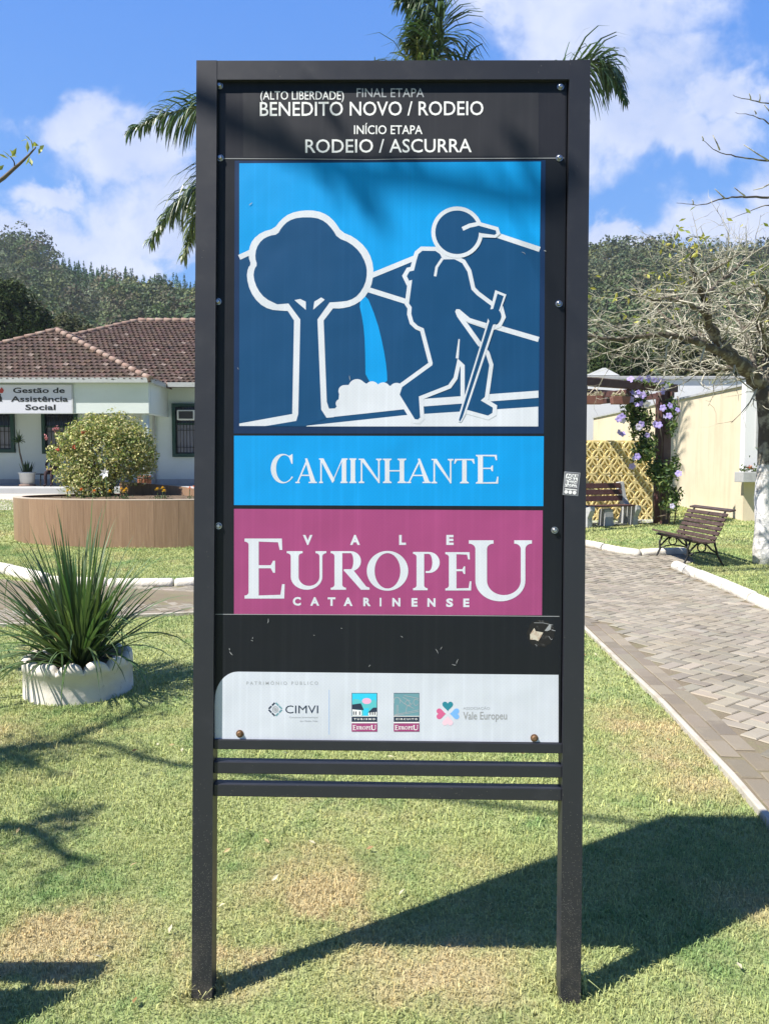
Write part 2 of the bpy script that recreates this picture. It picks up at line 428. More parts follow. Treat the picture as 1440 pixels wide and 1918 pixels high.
def post(sx):
    mb = MB(); mb.box((sx * (HW - PW / 2), PW / 2, HT / 2 - 0.06 - 0.0), (PW, PW, HT + 0.12)); return mb
for sx in (-1, 1): post(sx).build('post', M['frame'], sign)
zr0 = S(720, 148).z
MB().box((0, PW / 2 + .0005, (HT + zr0) / 2 - .0005), (2 * (HW - PW), PW - .001, HT - zr0)).build('top_rail', M['frame'], sign)
for (ya, yb) in ((1389, 1407.5), (1431, 1453), (1473, 1496)):
    za, zb = S(724, ya, .008).z, S(724, yb, .008).z
    MB().box((0, .008 + .02, (za + zb) / 2), (2 * (HW - PW), .04, za - zb)).build('crossbar', M['frame'], sign, .002)
zb1 = S(724, 1389, .008).z
xi = HW - PW
MB().box((0, .052, (zr0 + zb1) / 2), (2 * xi, .006, zr0 - zb1)).build('backing_sheet', M['frame'], sign)
bl, br = S(405, 700, PLY).x, xi - .004
mb = MB(); mb.box(((bl + br) / 2, PLY + .004, (zr0 + zb1) / 2), (br - bl, .008, zr0 - zb1 - .002))
board = mb.build('board', M['board'], sign)

def pxpoly(mb, pts, k): return mb.flat([S(x, y, layer(k)) for (x, y) in pts])
def printed(name, mname, parent, polys, k):
    mb = MB()
    for i, p in enumerate(polys): pxpoly(mb, p, k + i * 0.05)
    return orient(mb.build(name, M[mname], parent, fixn=False))
def orient(o):
    """all faces towards the viewer (-y in the sign's frame)"""
    bm = bmesh.new(); bm.from_mesh(o.data); bm.normal_update()
    for f in bm.faces:
        if f.normal.y > 0: f.normal_flip()
    bm.to_mesh(o.data); bm.free(); return o
def stroke(pts, wd, closed=False):
    """polyline -> list of quads (with mitred joints) in pixel space"""
    pts = [Vector((x, y)) for x, y in pts]; n = len(pts); L = []; Rr = []
    ws = wd if hasattr(wd, '__len__') else [wd] * n
    for i in range(n):
        a = pts[i - 1] if (i > 0 or closed) else None
        b = pts[(i + 1) % n] if (i < n - 1 or closed) else None
        d1 = (pts[i] - a).normalized() if a is not None else (b - pts[i]).normalized()
        d2 = (b - pts[i]).normalized() if b is not None else d1
        n1 = Vector((-d1.y, d1.x)); n2 = Vector((-d2.y, d2.x)); m = (n1 + n2)
        m = m.normalized() if m.length > 1e-4 else n1
        s = 1 / max(0.45, m.dot(n1)); L.append(pts[i] + m * ws[i] / 2 * s); Rr.append(pts[i] - m * ws[i] / 2 * s)
    if closed: L.append(L[0]); Rr.append(Rr[0])
    return [[L[i], L[i + 1], Rr[i + 1], Rr[i]] for i in range(len(L) - 1)]
def smooth(pts, it=2, closed=True):
    """Chaikin corner cutting"""
    for _ in range(it):
        q = []; n = len(pts); rg = n if closed else n - 1
        if not closed: q.append(pts[0])
        for i in range(rg):
            a, b = pts[i], pts[(i + 1) % n]
            q += [(a[0] * .75 + b[0] * .25, a[1] * .75 + b[1] * .25), (a[0] * .25 + b[0] * .75, a[1] * .25 + b[1] * .75)]
        if not closed: q.append(pts[-1])
        pts = q
    return pts
def arc(cx, cy, rx, ry, a0, a1, n=14):
    return [(cx + rx * math.cos(R(a0 + (a1 - a0) * i / n)), cy + ry * math.sin(R(a0 + (a1 - a0) * i / n))) for i in range(n + 1)]

_dg = bpy.context.evaluated_depsgraph_get
def text_shape(body, offset=0.0):
    c = bpy.data.curves.new('lettering', 'FONT'); c.body = body; c.offset = offset; c.resolution_u = 3
    o = bpy.data.objects.new('lettering', c); COL.objects.link(o); bpy.context.view_layer.update()
    me = bpy.data.meshes.new_from_object(o.evaluated_get(_dg()))
    v = [tuple(p.co[:2]) for p in me.vertices]; f = [list(p.vertices) for p in me.polygons]
    bpy.data.objects.remove(o); bpy.data.curves.remove(c); bpy.data.meshes.remove(me)
    return v, f
CAP = max(p[1] for p in text_shape('H')[0])
def text_px(body, x0, x1, ytop, ybase, offset=0.0, slope=0.0):
    """lettering scaled so that it spans x0..x1 and its capitals ytop..ybase (pixels)"""
    v, f = text_shape(body, offset)
    a = min(p[0] for p in v); b = max(p[0] for p in v); sx = (x1 - x0) / (b - a); sy = (ybase - ytop) / CAP
    return [(x0 + (p[0] - a) * sx, ybase - p[1] * sy + slope * (p[0] - a) * sx) for p in v], f
def lettering(parts, mname, parent, k, name='lettering'):
    mb = MB()
    for v, f in parts: mb.add([S(x, y, layer(k)) for x, y in v], f)
    return orient(mb.build(name, M[mname], parent, fixn=False))

# --- header film with the stage names
hdr = printed('header_film', 'header', sign, [[(412, 175), (735, 174), (1058, 172), (1058, 296), (735, 297), (412, 297)]], 3)
printed('film_patch', 'patch', hdr, [[(455, 174), (1008, 173), (1008, 292), (456, 294)]], 5)
printed('film_edge', 'ink_mid', hdr, stroke([(414, 297), (560, 297.5), (690, 299), (760, 297.5), (1056, 296)], 1.3), 6)  # pale line paints the light caught along the film's lower seam
lettering([text_px('(ALTO LIBERDADE)', 488, 644, 171, 186.5, .004)], 'ink_white', hdr, 9)
lettering([text_px('FINAL ETAPA', 668, 794, 165.5, 182, .0)], 'ink_grey', hdr, 9)  # white lettering set in grey: the top rail's shadow is in its colour
lettering([text_px('BENEDITO NOVO / RODEIO', 487, 905, 191.5, 217, .007, -.004)], 'ink_white', hdr, 9)
lettering([text_px('INÍCIO ETAPA', 663, 791, 235, 251, .008)], 'ink_white', hdr, 9)
lettering([text_px('RODEIO / ASCURRA', 572, 883, 261.5, 286, .007, -.004)], 'ink_white', hdr, 9)

# --- the hiker picture, traced in a crop of the photo (430..1030 x 290..820, enlarged 2.4 times)
def Q(pts): return [(430 + x / 2.4, 290 + y / 2.4) for x, y in pts]
pic = printed('picture_panel', 'navyborder', sign, [[(440, 301), (1021, 300), (1018, 812), (438, 812)]], 2)
printed('picture_ground', 'navy', pic, [Q([(44, 38), (1398, 30), (1388, 1222), (44, 1222)])], 4)
printed('printed_sky', 'sky_print', pic, [Q([(44, 38), (1398, 30), (1393, 425), (1200, 360), (1000, 410), (830, 466), (640, 540), (300, 500), (95, 442), (44, 460)])], 5)
mnt = [[(44, 461), (100, 435)], [(620, 550), (850, 456)], [(1180, 354), (1393, 425)], [(610, 602), (820, 668)], [(1190, 772), (1388, 830)]]
for m in mnt: printed('mountain_line', 'white_print', pic, stroke(Q(m), 9.6), 6)
printed('waterfall', 'sky_print', pic, [Q(smooth([(580, 660), (600, 750), (609, 850), (611, 1030), (709, 1034), (706, 960), (690, 860), (662, 745), (612, 620)], 1))], 6)
foam = []
fl = [(474, 1140)]
for (cx, cy, r, a0, a1) in ((497, 1118, 20, 140, 250), (516, 1062, 27, 150, 265), (573, 1048, 40, 200, 320), (640, 1050, 32, 220, 320), (690, 1056, 33, 225, 325), (750, 1058, 33, 215, 330)):
    fl += arc(cx, cy, r, r, a0, a1, 8)
fl += [(775, 1080), (800, 1142), (430, 1182), (415, 1142)]
printed('foam', 'white_print', pic, [Q(fl)], 7)
printed('road_band', 'white_print', pic, [Q([(345, 1218), (790, 1170), (1386, 1132), (1386, 1221), (345, 1221)]), Q([(860, 1098), (1387, 1060), (1387, 1092), (860, 1132)])], 7)
outer = [(262, 702), (240, 701), (180, 696), (130, 667), (92, 612), (77, 550), (83, 508), (97, 492), (86, 462), (88, 420), (105, 380), (145, 347), (202, 331), (230, 293), (270, 263), (330, 249), (392, 251), (440, 270), (475, 303), (502, 346), (560, 370), (612, 416), (640, 470), (648, 530), (635, 598), (600, 650), (552, 680), (500, 691), (465, 690)]
inner = [(215, 672), (160, 646), (125, 603), (107, 550), (112, 512), (125, 495), (115, 463), (120, 420), (145, 382), (180, 363), (216, 358), (235, 325), (265, 296), (310, 281), (385, 281), (430, 300), (465, 338), (485, 373), (540, 395), (585, 435), (612, 488), (618, 530), (610, 580), (580, 630), (540, 655), (490, 661), (450, 663)]
printed('tree_outline', 'white_print', pic, [Q(smooth(outer, 1, False) + [(423, 745), (437, 1110), (447, 1141), (480, 1141), (470, 1179), (437, 1182), (330, 1200), (160, 1219), (44, 1219), (44, 1208), (282, 1165), (290, 745)])], 8)
printed('tree_shape', 'navy', pic, [Q(smooth(inner, 1, False) + [(395, 740), (412, 1145), (437, 1184), (345, 1219), (160, 1219.5), (300, 1196), (309, 1165), (318, 740), (265, 668)])], 9)
for q_ in ([(292, 653), (318, 648), (343, 660), (343, 697)], [(376, 696), (381, 660), (412, 641), (428, 651)]): printed('tree_gap', 'white_print', pic, [Q(q_)], 10)
body = [(838, 480), (848, 446), (866, 431), (925, 432), (945, 446), (957, 470), (1010, 469), (1045, 487), (1068, 525), (1086, 605), (1110, 630), (1182, 684), (1212, 694), (1221, 728), (1205, 760), (1180, 770), (1150, 762), (1080, 738), (1034, 704), (1020, 712), (1040, 750), (1118, 858), (1150, 895), (1166, 945), (1146, 1088), (1128, 1104), (1182, 1136), (1180, 1160), (1160, 1172), (1066, 1146), (1056, 1080), (1056, 945), (1024, 915), (1006, 1000), (982, 1034), (850, 1086), (856, 1180), (846, 1190), (832, 1188), (764, 1078), (775, 1044), (910, 946), (912, 935), (872, 780), (845, 768), (826, 750), (816, 715), (818, 685), (806, 668), (820, 562), (806, 566), (796, 545), (808, 524), (828, 520)]
printed('hiker_outline', 'white_print', pic, [q for q in stroke(Q(body), 15.5, True)], 11)
printed('hiker_shape', 'navy', pic, [Q(body)], 14)
head = arc(1022, 348, 98, 98, 0, 360, 40)[:-1]
printed('head_outline', 'white_print', pic, [Q(arc(1022, 348, 116, 116, 0, 360, 40)[:-1])], 15.2)
printed('head_shape', 'navy', pic, [Q(head)], 16)
cap = [(1078, 330), (1118, 318), (1196, 340), (1198, 354), (1190, 360), (1128, 352)]
printed('cap_outline', 'white_print', pic, stroke(Q([(1046, 333), (1078, 318), (1118, 310), (1200, 333), (1206, 352), (1192, 364), (1122, 361)]), 7.5), 17)
printed('cap_peak', 'navy', pic, [Q(cap)], 18)
printed('arm_gap', 'white_print', pic, [Q([(1013, 705), (1018, 694), (1032, 694), (1080, 734), (1155, 757), (1148, 776), (1062, 748), (1122, 832), (1118, 862), (1022, 728)])], 15)
printed('strap', 'white_print', pic, stroke(Q([(956, 466), (930, 505), (923, 546)]), 5) + stroke(Q([(1031, 828), (1022, 915)]), [2.5, 5.5]), 15)
printed('stick_outline', 'white_print', pic, [Q([(1193, 608), (1243, 628), (1190, 775), (1058, 1170), (1040, 1202), (1026, 1200), (1032, 1160), (1152, 770)])], 16.5)
printed('stick', 'navy', pic, [Q([(1203, 624), (1231, 635), (1212, 694), (1180, 772), (1046, 1180), (1034, 1200), (1030, 1192), (1160, 768), (1184, 690)])], 17.5)
printed('fist', 'navy', pic, [Q(smooth([(1150, 700), (1190, 690), (1214, 700), (1222, 728), (1206, 760), (1170, 764)], 2))], 18.5)

# --- banners with serif lettering
def serif_stem(xa, Sw, ya, yb, l, s, top=(1, 1), bot=(1, 1), br=None):
    br = l * .8 if br is None else br
    def corner(x, y, sx, sy):   # serif from stem edge x at end y; sx outward, sy towards the middle
        q = [(x + sx * l, y), (x + sx * l, y + sy * s)]
        for i in range(1, 6):
            t = i / 5 * math.pi / 2
            q.append((x + sx * l * (1 - math.sin(t)), y + sy * (s + br * (1 - math.cos(t)))))
        return q
    tr = corner(xa + Sw, ya, 1, 1) if top[1] else [(xa + Sw, ya)]
    brr = corner(xa + Sw, yb, 1, -1)[::-1] if bot[1] else [(xa + Sw, yb)]
    bll = corner(xa, yb, -1, -1) if bot[0] else [(xa, yb)]
    tl = corner(xa, ya, -1, 1)[::-1] if top[0] else [(xa, ya)]
    return tr + brr + bll + tl
def glyph(ch, x0, y0, x1, y1, Sw, s, l):
    W, H = x1 - x0, y1 - y0
    if ch == 'I': return [serif_stem((x0 + x1 - Sw) / 2, Sw, y0, y1, l, s)]
    if ch == 'H':
        return [serif_stem(x0 + l, Sw, y0, y1, l, s), serif_stem(x1 - l - Sw, Sw, y0, y1, l, s), [(x0 + l + Sw, y0 + H * .47), (x1 - l - Sw, y0 + H * .47), (x1 - l - Sw, y0 + H * .47 + s), (x0 + l + Sw, y0 + H * .47 + s)]]
    if ch == 'E':
        xs = x0 + l; e = xs + Sw; q = W * .06
        def arm(y, ln, dirn, h):
            xe = x0 + ln
            return [(e - 1, y), (xe, y), (xe + q * .2, y + dirn * h), (xe - s * .7, y + dirn * h), (xe - q * 1.6, y + dirn * (s * 1.25)), (e - 1, y + dirn * s)]
        m = y0 + H * .47
        return [serif_stem(xs, Sw, y0, y1, l, s, (1, 0), (1, 0)), arm(y0, W * .94, 1, H * .19), arm(y1, W * 1.0, -1, H * .24),
                [(e - 1, m - s / 2), (x0 + W * .66, m - s / 2), (x0 + W * .72, m - H * .1), (x0 + W * .77, m - H * .1), (x0 + W * .77, m + H * .1), (x0 + W * .72, m + H * .1), (x0 + W * .66, m + s / 2), (e - 1, m + s / 2)]]
    if ch == 'T':
        xc = (x0 + x1 - Sw) / 2; h = H * .2; q = W * .07
        return [serif_stem(xc, Sw, y0, y1, l, s, (0, 0), (1, 1)),
                [(x0 + q * .4, y0), (xc + 1, y0), (xc + 1, y0 + s), (x0 + q * 2, y0 + s * 1.2), (x0 + s * .7, y0 + h), (x0, y0 + h)],
                [(xc + Sw - 1, y0), (x1 - q * .4, y0), (x1, y0 + h), (x1 - s * .7, y0 + h), (x1 - q * 2, y0 + s * 1.2), (xc + Sw - 1, y0 + s)]]
    if ch == 'U':
        xl = x0 + l; xr = x1 - l - s * 1.4; t = s * 1.4; yr = y1 - H * .34
        o = arc((xl + xr + t) / 2, yr, (xr + t - xl) / 2, y1 - yr, 180, 0, 24); i = arc((xl + Sw + xr) / 2, yr, (xr - xl - Sw) / 2, y1 - yr - s * 1.9, 180, 0, 24)
        return [serif_stem(xl, Sw, y0, yr, l, s, (1, 1), (0, 0)), serif_stem(xr, t, y0, yr, l, s, (1, 1), (0, 0)), o + i[::-1]]
    if ch == 'O':
        cx, cy = (x0 + x1) / 2, (y0 + y1) / 2; rx, ry = W / 2, H / 2; ix, iy = rx - Sw, ry - s * 1.1
        return [arc(cx, cy, rx, ry, 90, 270, 24) + arc(cx, cy, ix, iy, 90, 270, 24)[::-1], arc(cx, cy, rx, ry, -90, 90, 24) + arc(cx, cy, ix, iy, -90, 90, 24)[::-1]]
    if ch == 'C':
        cx, cy = x0 + W * .54, (y0 + y1) / 2; rx, ry = W * .54, H / 2
        o = arc(cx, cy, rx, ry, 52, 308, 34); i = arc(cx + Sw * .32, cy, rx - Sw * .72, ry - s, 54, 306, 34)
        xr = x1 - W * .02
        return [o + i[::-1], [(xr - W * .04, y0 + H * .01), (xr, y0 + H * .01), (xr, y0 + H * .34), (xr - s * .8, y0 + H * .34), (xr - W * .18, y0 + H * .07), (xr - W * .1, y0 + H * .05)],
                [(cx + rx * .55, y1 - H * .11), (xr - s * .6, y1 - H * .24), (xr + s * .4, y1 - H * .21), (xr - W * .16, y1 - H * .07), (cx + rx * .6, y1 - H * .09)]]
    if ch in 'PR':
        xs = x0 + l; bw = W * (.97 if ch == 'P' else .78); bh = H * (.55 if ch == 'P' else .52); cy = y0 + bh / 2; e = xs + Sw
        xm = x0 + bw - bh * .52; rx = x0 + bw - xm
        o = [(e - 1, y0)] + arc(xm, cy, rx, bh / 2, -90, 90, 18) + [(e + Sw * .2, y0 + bh)]
        i = [(e - 1, y0 + s)] + arc(xm, cy, rx - Sw * .98, bh / 2 - s, -90, 90, 18) + [(e + Sw * .2, y0 + bh - s)]
        g = [serif_stem(xs, Sw, y0, y1, l, s, (1, 0), (1, 1)), o + i[::-1]]
        if ch == 'R':
            a = x0 + bw * .62
            g.append([(a - Sw * .75, y0 + bh - s * .5), (a + Sw * .5, y0 + bh - s * .5), (x1 - l * .9, y1 - s * 1.6), (x1, y1 - s), (x1, y1), (x1 - Sw * 1.1, y1)])
        return g
    if ch == 'A':
        ap = x0 + W * .52; a0, a1 = x0 + l * .9, x1 - l - Sw
        th = s * 1.1; yb = y0 + H * .66
        fx = lambda y: a0 + (ap - a0) * (y1 - y) / H
        return [[(ap - Sw * .35, y0), (ap + Sw * .15, y0), (x1 - l * .7, y1 - s * .9), (x1 - l * .7 - Sw * 1.1, y1 - s * .9)],
                [(ap - th * .2, y0 + H * .06), (ap + th * .9, y0 + H * .1), (a0 + th, y1 - s * .9), (a0, y1 - s * .9)],
                [(fx(yb) + th * .6, yb), (x1 - l - Sw * .9 - W * .09, yb), (x1 - l - Sw * .9 - W * .07, yb + s), (fx(yb + s) + th * .6, yb + s)],
                [(x0, y1 - s), (a0 + l * 1.3, y1 - s), (a0 + l * 1.3, y1), (x0, y1)], [(x1 - Sw * 1.1 - l * 1.7, y1 - s), (x1, y1 - s), (x1, y1), (x1 - Sw * 1.1 - l * 1.7, y1)]]
    if ch == 'N':
        t = s * 1.2; xl = x0 + l; xr = x1 - l - t
        return [serif_stem(xl, t, y0, y1, l, s, (0, 0), (1, 1)), serif_stem(xr, t, y0, y1, l, s, (1, 1), (0, 0)),
                [(x0, y0), (xl + Sw * .72, y0), (xr + t, y1 - H * .06), (xr + t, y1), (xr + t * .4, y1), (xl, y0 + s), (x0, y0 + s)]]
    if ch == 'M':
        t = s * 1.1; xl = x0 + l; xr = x1 - l - Sw; m = x0 + W * .47
        return [serif_stem(xl, t, y0, y1, l, s, (0, 0), (1, 1)), serif_stem(xr, Sw, y0, y1, l, s, (0, 1), (1, 1)),
                [(x0, y0), (xl + Sw * .7, y0), (m + Sw * .5, y1 - H * .12), (m, y1), (xl, y0 + s), (x0, y0 + s)], [(m + t * .1, y1), (m + t * .2, y1 - H * .12), (xr + 1, y0), (xr + 1, y0 + H * .1)]]
    return []
def K(pts): return [(430 + x / 2.1176, 800 + y / 2.1176) for x, y in pts]
ban = printed('blue_banner', 'sky_print', sign, [[(438.5, 816), (1018, 817), (1017, 948), (438.5, 946)]], 2)
word = []
for ch, a, b, y0, y1 in (('C', 164, 252, 106, 223), ('A', 261, 347, 124, 222), ('M', 355, 468, 124, 222), ('I', 474, 504, 124, 222), ('N', 512, 603, 125, 222), ('H', 608, 700, 125, 222), ('A', 702, 798, 125, 222), ('N', 800, 887, 126, 223), ('T', 890, 971, 126, 223), ('E', 976, 1064, 110, 224)):
    word += [K(p) for p in glyph(ch, a, y0, b, y1, 18 if ch not in 'CE' or y1 - y0 < 110 else 20, 5.2, 8 if ch not in 'MI' else 5)]
printed('lettering', 'white_print', ban, word, 5)
mag = printed('magenta_banner', 'magenta', sign, [[(438.5, 953), (1016, 956), (1014.5, 1152.5), (438.5, 1150.5)]], 2)
word = []
for ch, a, b, y0, y1, Sw, s, l in (('E', 60, 217, 442, 680, 40, 12, 16), ('U', 227, 384, 492, 645, 31, 8, 16), ('R', 401, 555, 492, 645, 31, 8, 15), ('O', 544, 708, 491, 649, 31, 8, 0), ('P', 727, 836, 495, 647, 30, 8, 14), ('E', 855, 957, 496, 648, 30, 8, 14), ('U', 948, 1198, 449, 691, 46, 13, 26)):
    word += [K(p) for p in glyph(ch, a, y0, b, y1, Sw, s, l)]
printed('lettering', 'white_print', mag, word, 5)
sm = []
for ch, a, b in (('V', 291, 329), ('A', 478, 517), ('L', 672, 699), ('E', 859, 888)):
    (x0, y0), (x1, y1) = K([(a, 430), (b, 465)]); sm.append(text_px(ch, x0, x1, y0, y1, .045))
for i, (ch, a, b) in enumerate((('C', 251, 283), ('A', 320, 356), ('T', 389, 420), ('A', 452, 488), ('R', 530, 560), ('I', 595, 602), ('N', 645, 677), ('E', 721, 745), ('N', 784, 816), ('S', 858, 886), ('E', 926, 950))):
    d = i * .6; (x0, y0), (x1, y1) = K([(a, 676 + d), (b, 706 + d)]); sm.append(text_px(ch, x0, x1, y0, y1, .045))
lettering(sm, 'white_print', mag, 5)
printed('board_seam', 'ink_mid', sign, stroke([(404, 1150.5), (740, 1152), (1047, 1154.5)], 1.2), 3)

# --- white strip with the partners' emblems
ws = [(402.5, 1384)] + [(402.5, 1320)] + arc(446, 1310, 43, 52, 180, 270, 10) + [(1045.5, 1264), (1045.5, 1390.5)]
strip = printed('white_strip', 'white_sheet', sign, [ws], 4)
def T(pts, sx=2.1176, ox=390, oy=1230): return [(ox + x / sx, oy + y / sx) for x, y in pts]
lettering([text_px('P A T R I M Ô N I O   P Ú B L I C O', 462, 596, 1276.5, 1282.5, .005)], 'ink_grey', strip, 7)
printed('divider_line', 'ink_lightblue', strip, [[(616.2, 1292), (616.8, 1292), (616.8, 1376), (616.2, 1376)]], 7)
lg = []
lp = []
cxl, cyl, rr = 515.7, 1328.6, 13.2
cor = [(cxl, cyl - rr), (cxl + rr, cyl), (cxl, cyl + rr), (cxl - rr, cyl)]
for i in range(4):
    a, b = cor[i], cor[(i + 1) % 4]
    for (t0, t1) in ((.07, .46), (.54, .93)):
        q = stroke([(a[0] + (b[0] - a[0]) * t0, a[1] + (b[1] - a[1]) * t0), (a[0] + (b[0] - a[0]) * t1, a[1] + (b[1] - a[1]) * t1)], 3.0)
        (lg if i in (2, 3) else lp).extend(q)
printed('emblem_dark', 'ink_dark', strip, lg, 7); printed('emblem_pale', 'ink_greyteal', strip, lp, 7)
printed('emblem_ring', 'ink_grey', strip, stroke(arc(cxl, cyl, 5.2, 5.2, 0, 360, 16)[:-1], 1.5, True) + [arc(cxl, cyl, 3.2, 3.2, 0, 360, 10)[:-1]], 7)
lettering([text_px('CIMVI', 534.5, 596, 1321.5, 1336, .0)], 'ink_dark', strip, 7)
lettering([text_px('Consórcio Intermunicipal', 542, 595, 1342, 1345, 0), text_px('do Médio Vale', 562, 595, 1349, 1352, 0)], 'ink_lightgrey' if 'ink_lightgrey' in M else 'ink_grey', strip, 7)
def mini(ox, main, label, dark):
    k = 4.235                                                 # crop 640..980 x 1280..1390
    U = lambda pts: [(ox + x / k, 1280 + y / k) for x, y in pts]
    b = printed('emblem_board', dark, strip, [U([(79, 76), (281, 76), (281, 306), (79, 306)])], 7)
    if main:
        printed('emblem_sky', 'ink_cyan', b, [U([(83, 80), (277, 80), (277, 258), (83, 258)])], 8)
        printed('emblem_hill', 'ink_turq', b, [U(smooth([(83, 128), (120, 122), (160, 140), (200, 160), (250, 128), (277, 130), (277, 258), (83, 258)], 1))], 9)
        printed('emblem_sun', 'ink_softpink', b, [U(arc(198, 140, 37, 24, 0, 360, 16)[:-1])], 9.5)
        printed('emblem_river', 'ink_cyan', b, [U([(172, 200), (215, 195), (205, 258), (172, 258)])], 10)
        printed('emblem_house', 'ink_dark', b, [U([(83, 168), (152, 158), (176, 212), (83, 206)]), U([(206, 232), (250, 192), (277, 192), (277, 228)])], 10.5)
        for q_ in ([(84, 206), (158, 214), (158, 256), (84, 256)], [(212, 232), (277, 226), (277, 256), (212, 256)]): printed('emblem_house_wall', 'ink_white', b, [U(q_)], 11)
        printed('emblem_door', 'ink_dark', b, [U([(x, 222), (x + 9, 222), (x + 9, 250), (x, 250)]) for x in (90, 108, 138, 222, 240, 258)], 11.5)
    else:
        printed('emblem_sky', 'ink_greyteal', b, [U([(81, 80), (279, 80), (279, 258), (81, 258)])], 8)
        ln = []
        for pl in (arc(105, 140, 26, 30, 150, 400, 12), [(103, 170), (100, 256)], [(112, 170), (116, 250)], [(84, 250), (150, 236), (276, 210)], [(84, 256), (160, 244), (276, 222)], [(150, 110), (190, 130), (210, 160), (180, 190), (176, 236)], arc(196, 155, 26, 22, 0, 300, 12), arc(255, 150, 20, 25, 30, 330, 12), [(160, 96), (277, 120)], [(120, 120), (160, 160), (240, 200)]):
            ln += stroke(U(pl), 1.0)
        printed('emblem_line', 'ink_grey', b, ln, 9)
    printed('emblem_gap', 'ink_white', b, [U([(79, 258), (281, 258), (281, 263), (79, 263)]), U([(79, 306), (281, 306), (281, 316), (79, 316)])], 12)
    printed('emblem_foot', 'magenta', b, [U([(79, 317), (281, 317), (281, 382), (79, 382)])], 12)
    lettering([text_px(' '.join(label), ox + 96 / k, ox + 266 / k, 1280 + 277 / k, 1280 + 290 / k, .03)], 'ink_white', b, 13)
    gl = []
    for ch, x, x2, y, y2, Sw in (('E', 88, 114, 331, 370, 7), ('U', 116, 138, 340, 366, 5), ('R', 141, 164, 340, 366, 5), ('O', 164, 190, 340, 366, 5), ('P', 193, 212, 340, 366, 5), ('E', 214, 232, 340, 366, 5), ('U', 232, 272, 331, 371, 8)):
        gl += [U(p) for p in glyph(ch, x, y, x2, y2, Sw, 3, 3)]
    printed('lettering', 'ink_white', b, gl, 14)
mini(640, True, 'TURISMO', 'ink_dark'); mini(640 + 78.7, False, 'CIRCUITO', 'ink_dark')
def heart(cx, cy, r, ang):
    pts = []
    for i in range(28):
        t = 2 * math.pi * i / 28
        x = 16 * math.sin(t) ** 3; y = -(13 * math.cos(t) - 5 * math.cos(2 * t) - 2 * math.cos(3 * t) - math.cos(4 * t))
        x, y = x * r / 17, (y - 2) * r / 17; a = R(ang)
        pts.append((cx + x * math.cos(a) - y * math.sin(a), cy + x * math.sin(a) + y * math.cos(a)))
    return pts
for (cx, cy, an, mn) in ((838.2, 1323, 0, 'ink_teal'), (826, 1337, -90, 'ink_pink'), (851, 1337, 90, 'ink_lightblue'), (838.2, 1350, 180, 'ink_palepink')):
    printed('emblem_heart', mn, strip, [heart(cx, cy, 10.8, an)], 7)
lettering([text_px('Vale Europeu', 867, 949, 1333.5, 1347.5, .008)], 'ink_mid', strip, 7); lettering([text_px('ASSOCIAÇÃO', 867, 917, 1324.5, 1329, .0)], 'ink_grey', strip, 7)
# --- bolts, sticker, scraped patch
def bolt(px, py, mname, r=.0075, y=None):
    c = S(px, py, PLY); mb = MB(); y0 = PLY - .0002
    for (rr_, a, b) in ((r * 1.35, 0, .0018), (r, .0018, .0075)):
        mb.tube([(c.x, y0 - a, c.z), (c.x, y0 - b, c.z)], rr_, 14 if rr_ > r else 10)
    mb.tube([(c.x, y0 - .0075, c.z), (c.x, y0 - .0092, c.z)], [r, r * .6], 10)
    mb.build('bolt', M[mname], sign)
for px, py in ((412, 161), (1049, 163), (413, 296), (1047, 296), (409, 565), (1046, 569), (410, 985), (1038, 993)): bolt(px, py, 'bolt')
for px, py in ((449.5, 1374), (1000, 1382)): bolt(px, py, 'rust', .0085)
sc_ = thing('sticker', 'small grey sticker with white lettering stuck on the right post of the sign', 'sticker')
sc_.matrix_world = SMAT
def sflat(name, polys, mname, dy):
    mb = MB()
    for p in polys: mb.flat([S(x, y, dy) for x, y in p])
    return orient(mb.build(name, M[mname], sc_, fixn=False))
M['sticker'] = mat('sticker_grey', (0.14, 0.14, 0.165), .45)
ang = .05
def KS(pts): return [(1040 + x / 12.786, 860 + y / 12.786) for x, y in pts]
sflat('sticker_border', [KS([(212, 297), (590, 328), (535, 882), (168, 852)])], 'ink_grey', -.0006)
sflat('sticker_face', [KS([(224, 309), (578, 338), (526, 870), (180, 841)])], 'sticker', -.0009)
sflat('slogan_backing', [KS([(262, 345), (545, 370), (530, 470), (500, 640), (515, 690), (215, 670), (235, 560), (240, 400)])], 'ink_white', -.0012)
sflat('sticker_badge', [KS(arc(x, y, 44, 44, 0, 360, 18)[:-1]) for x, y in ((252, 783), (350, 792), (452, 803))] + [KS([(222, 700), (512, 728), (508, 750), (220, 724)])], 'ink_white', -.0012)
ks = []
for body_, a, b, y0, y1 in (('AQUI', 262, 530, 360, 425), ('FORA', 250, 515, 450, 515), ('É MAIS', 240, 510, 535, 595), ('LEGAL', 230, 515, 620, 672)):
    (x0, ya), (x1, yb) = KS([(a, y0), (b, y1)]); ks.append(text_px(body_, x0, x1, ya, yb, .03, .075))
mb = MB()
for v, f in ks: mb.add([S(x, y, -.0015) for x, y in v], f)
orient(mb.build('lettering', M['sticker'], sc_, fixn=False))
M['scuff'] = mat('scuffed_glue', (0.009, 0.009, 0.010), .75, [(60, .55, .7, (0.09, 0.09, 0.09), .6)])
M['paper'] = mat('torn_paper', (0.55, 0.5, 0.42), .8, [(70, .45, .6, (0.35, 0.22, 0.16), .7)])
def KB(pts): return [(960 + x / 9.6, 1130 + y / 9.6) for x, y in pts]
rs = random.Random(3)
scf = thing('torn_sticker', 'scraped round sticker with torn paper scraps on the black board', 'sticker'); scf.matrix_world = SMAT
def tflat(name, polys, mname, k):
    mb = MB()
    for i, p in enumerate(polys): mb.flat([S(x, y, layer(k + i * .05)) for x, y in p])
    return orient(mb.build(name, M[mname], scf, fixn=False))
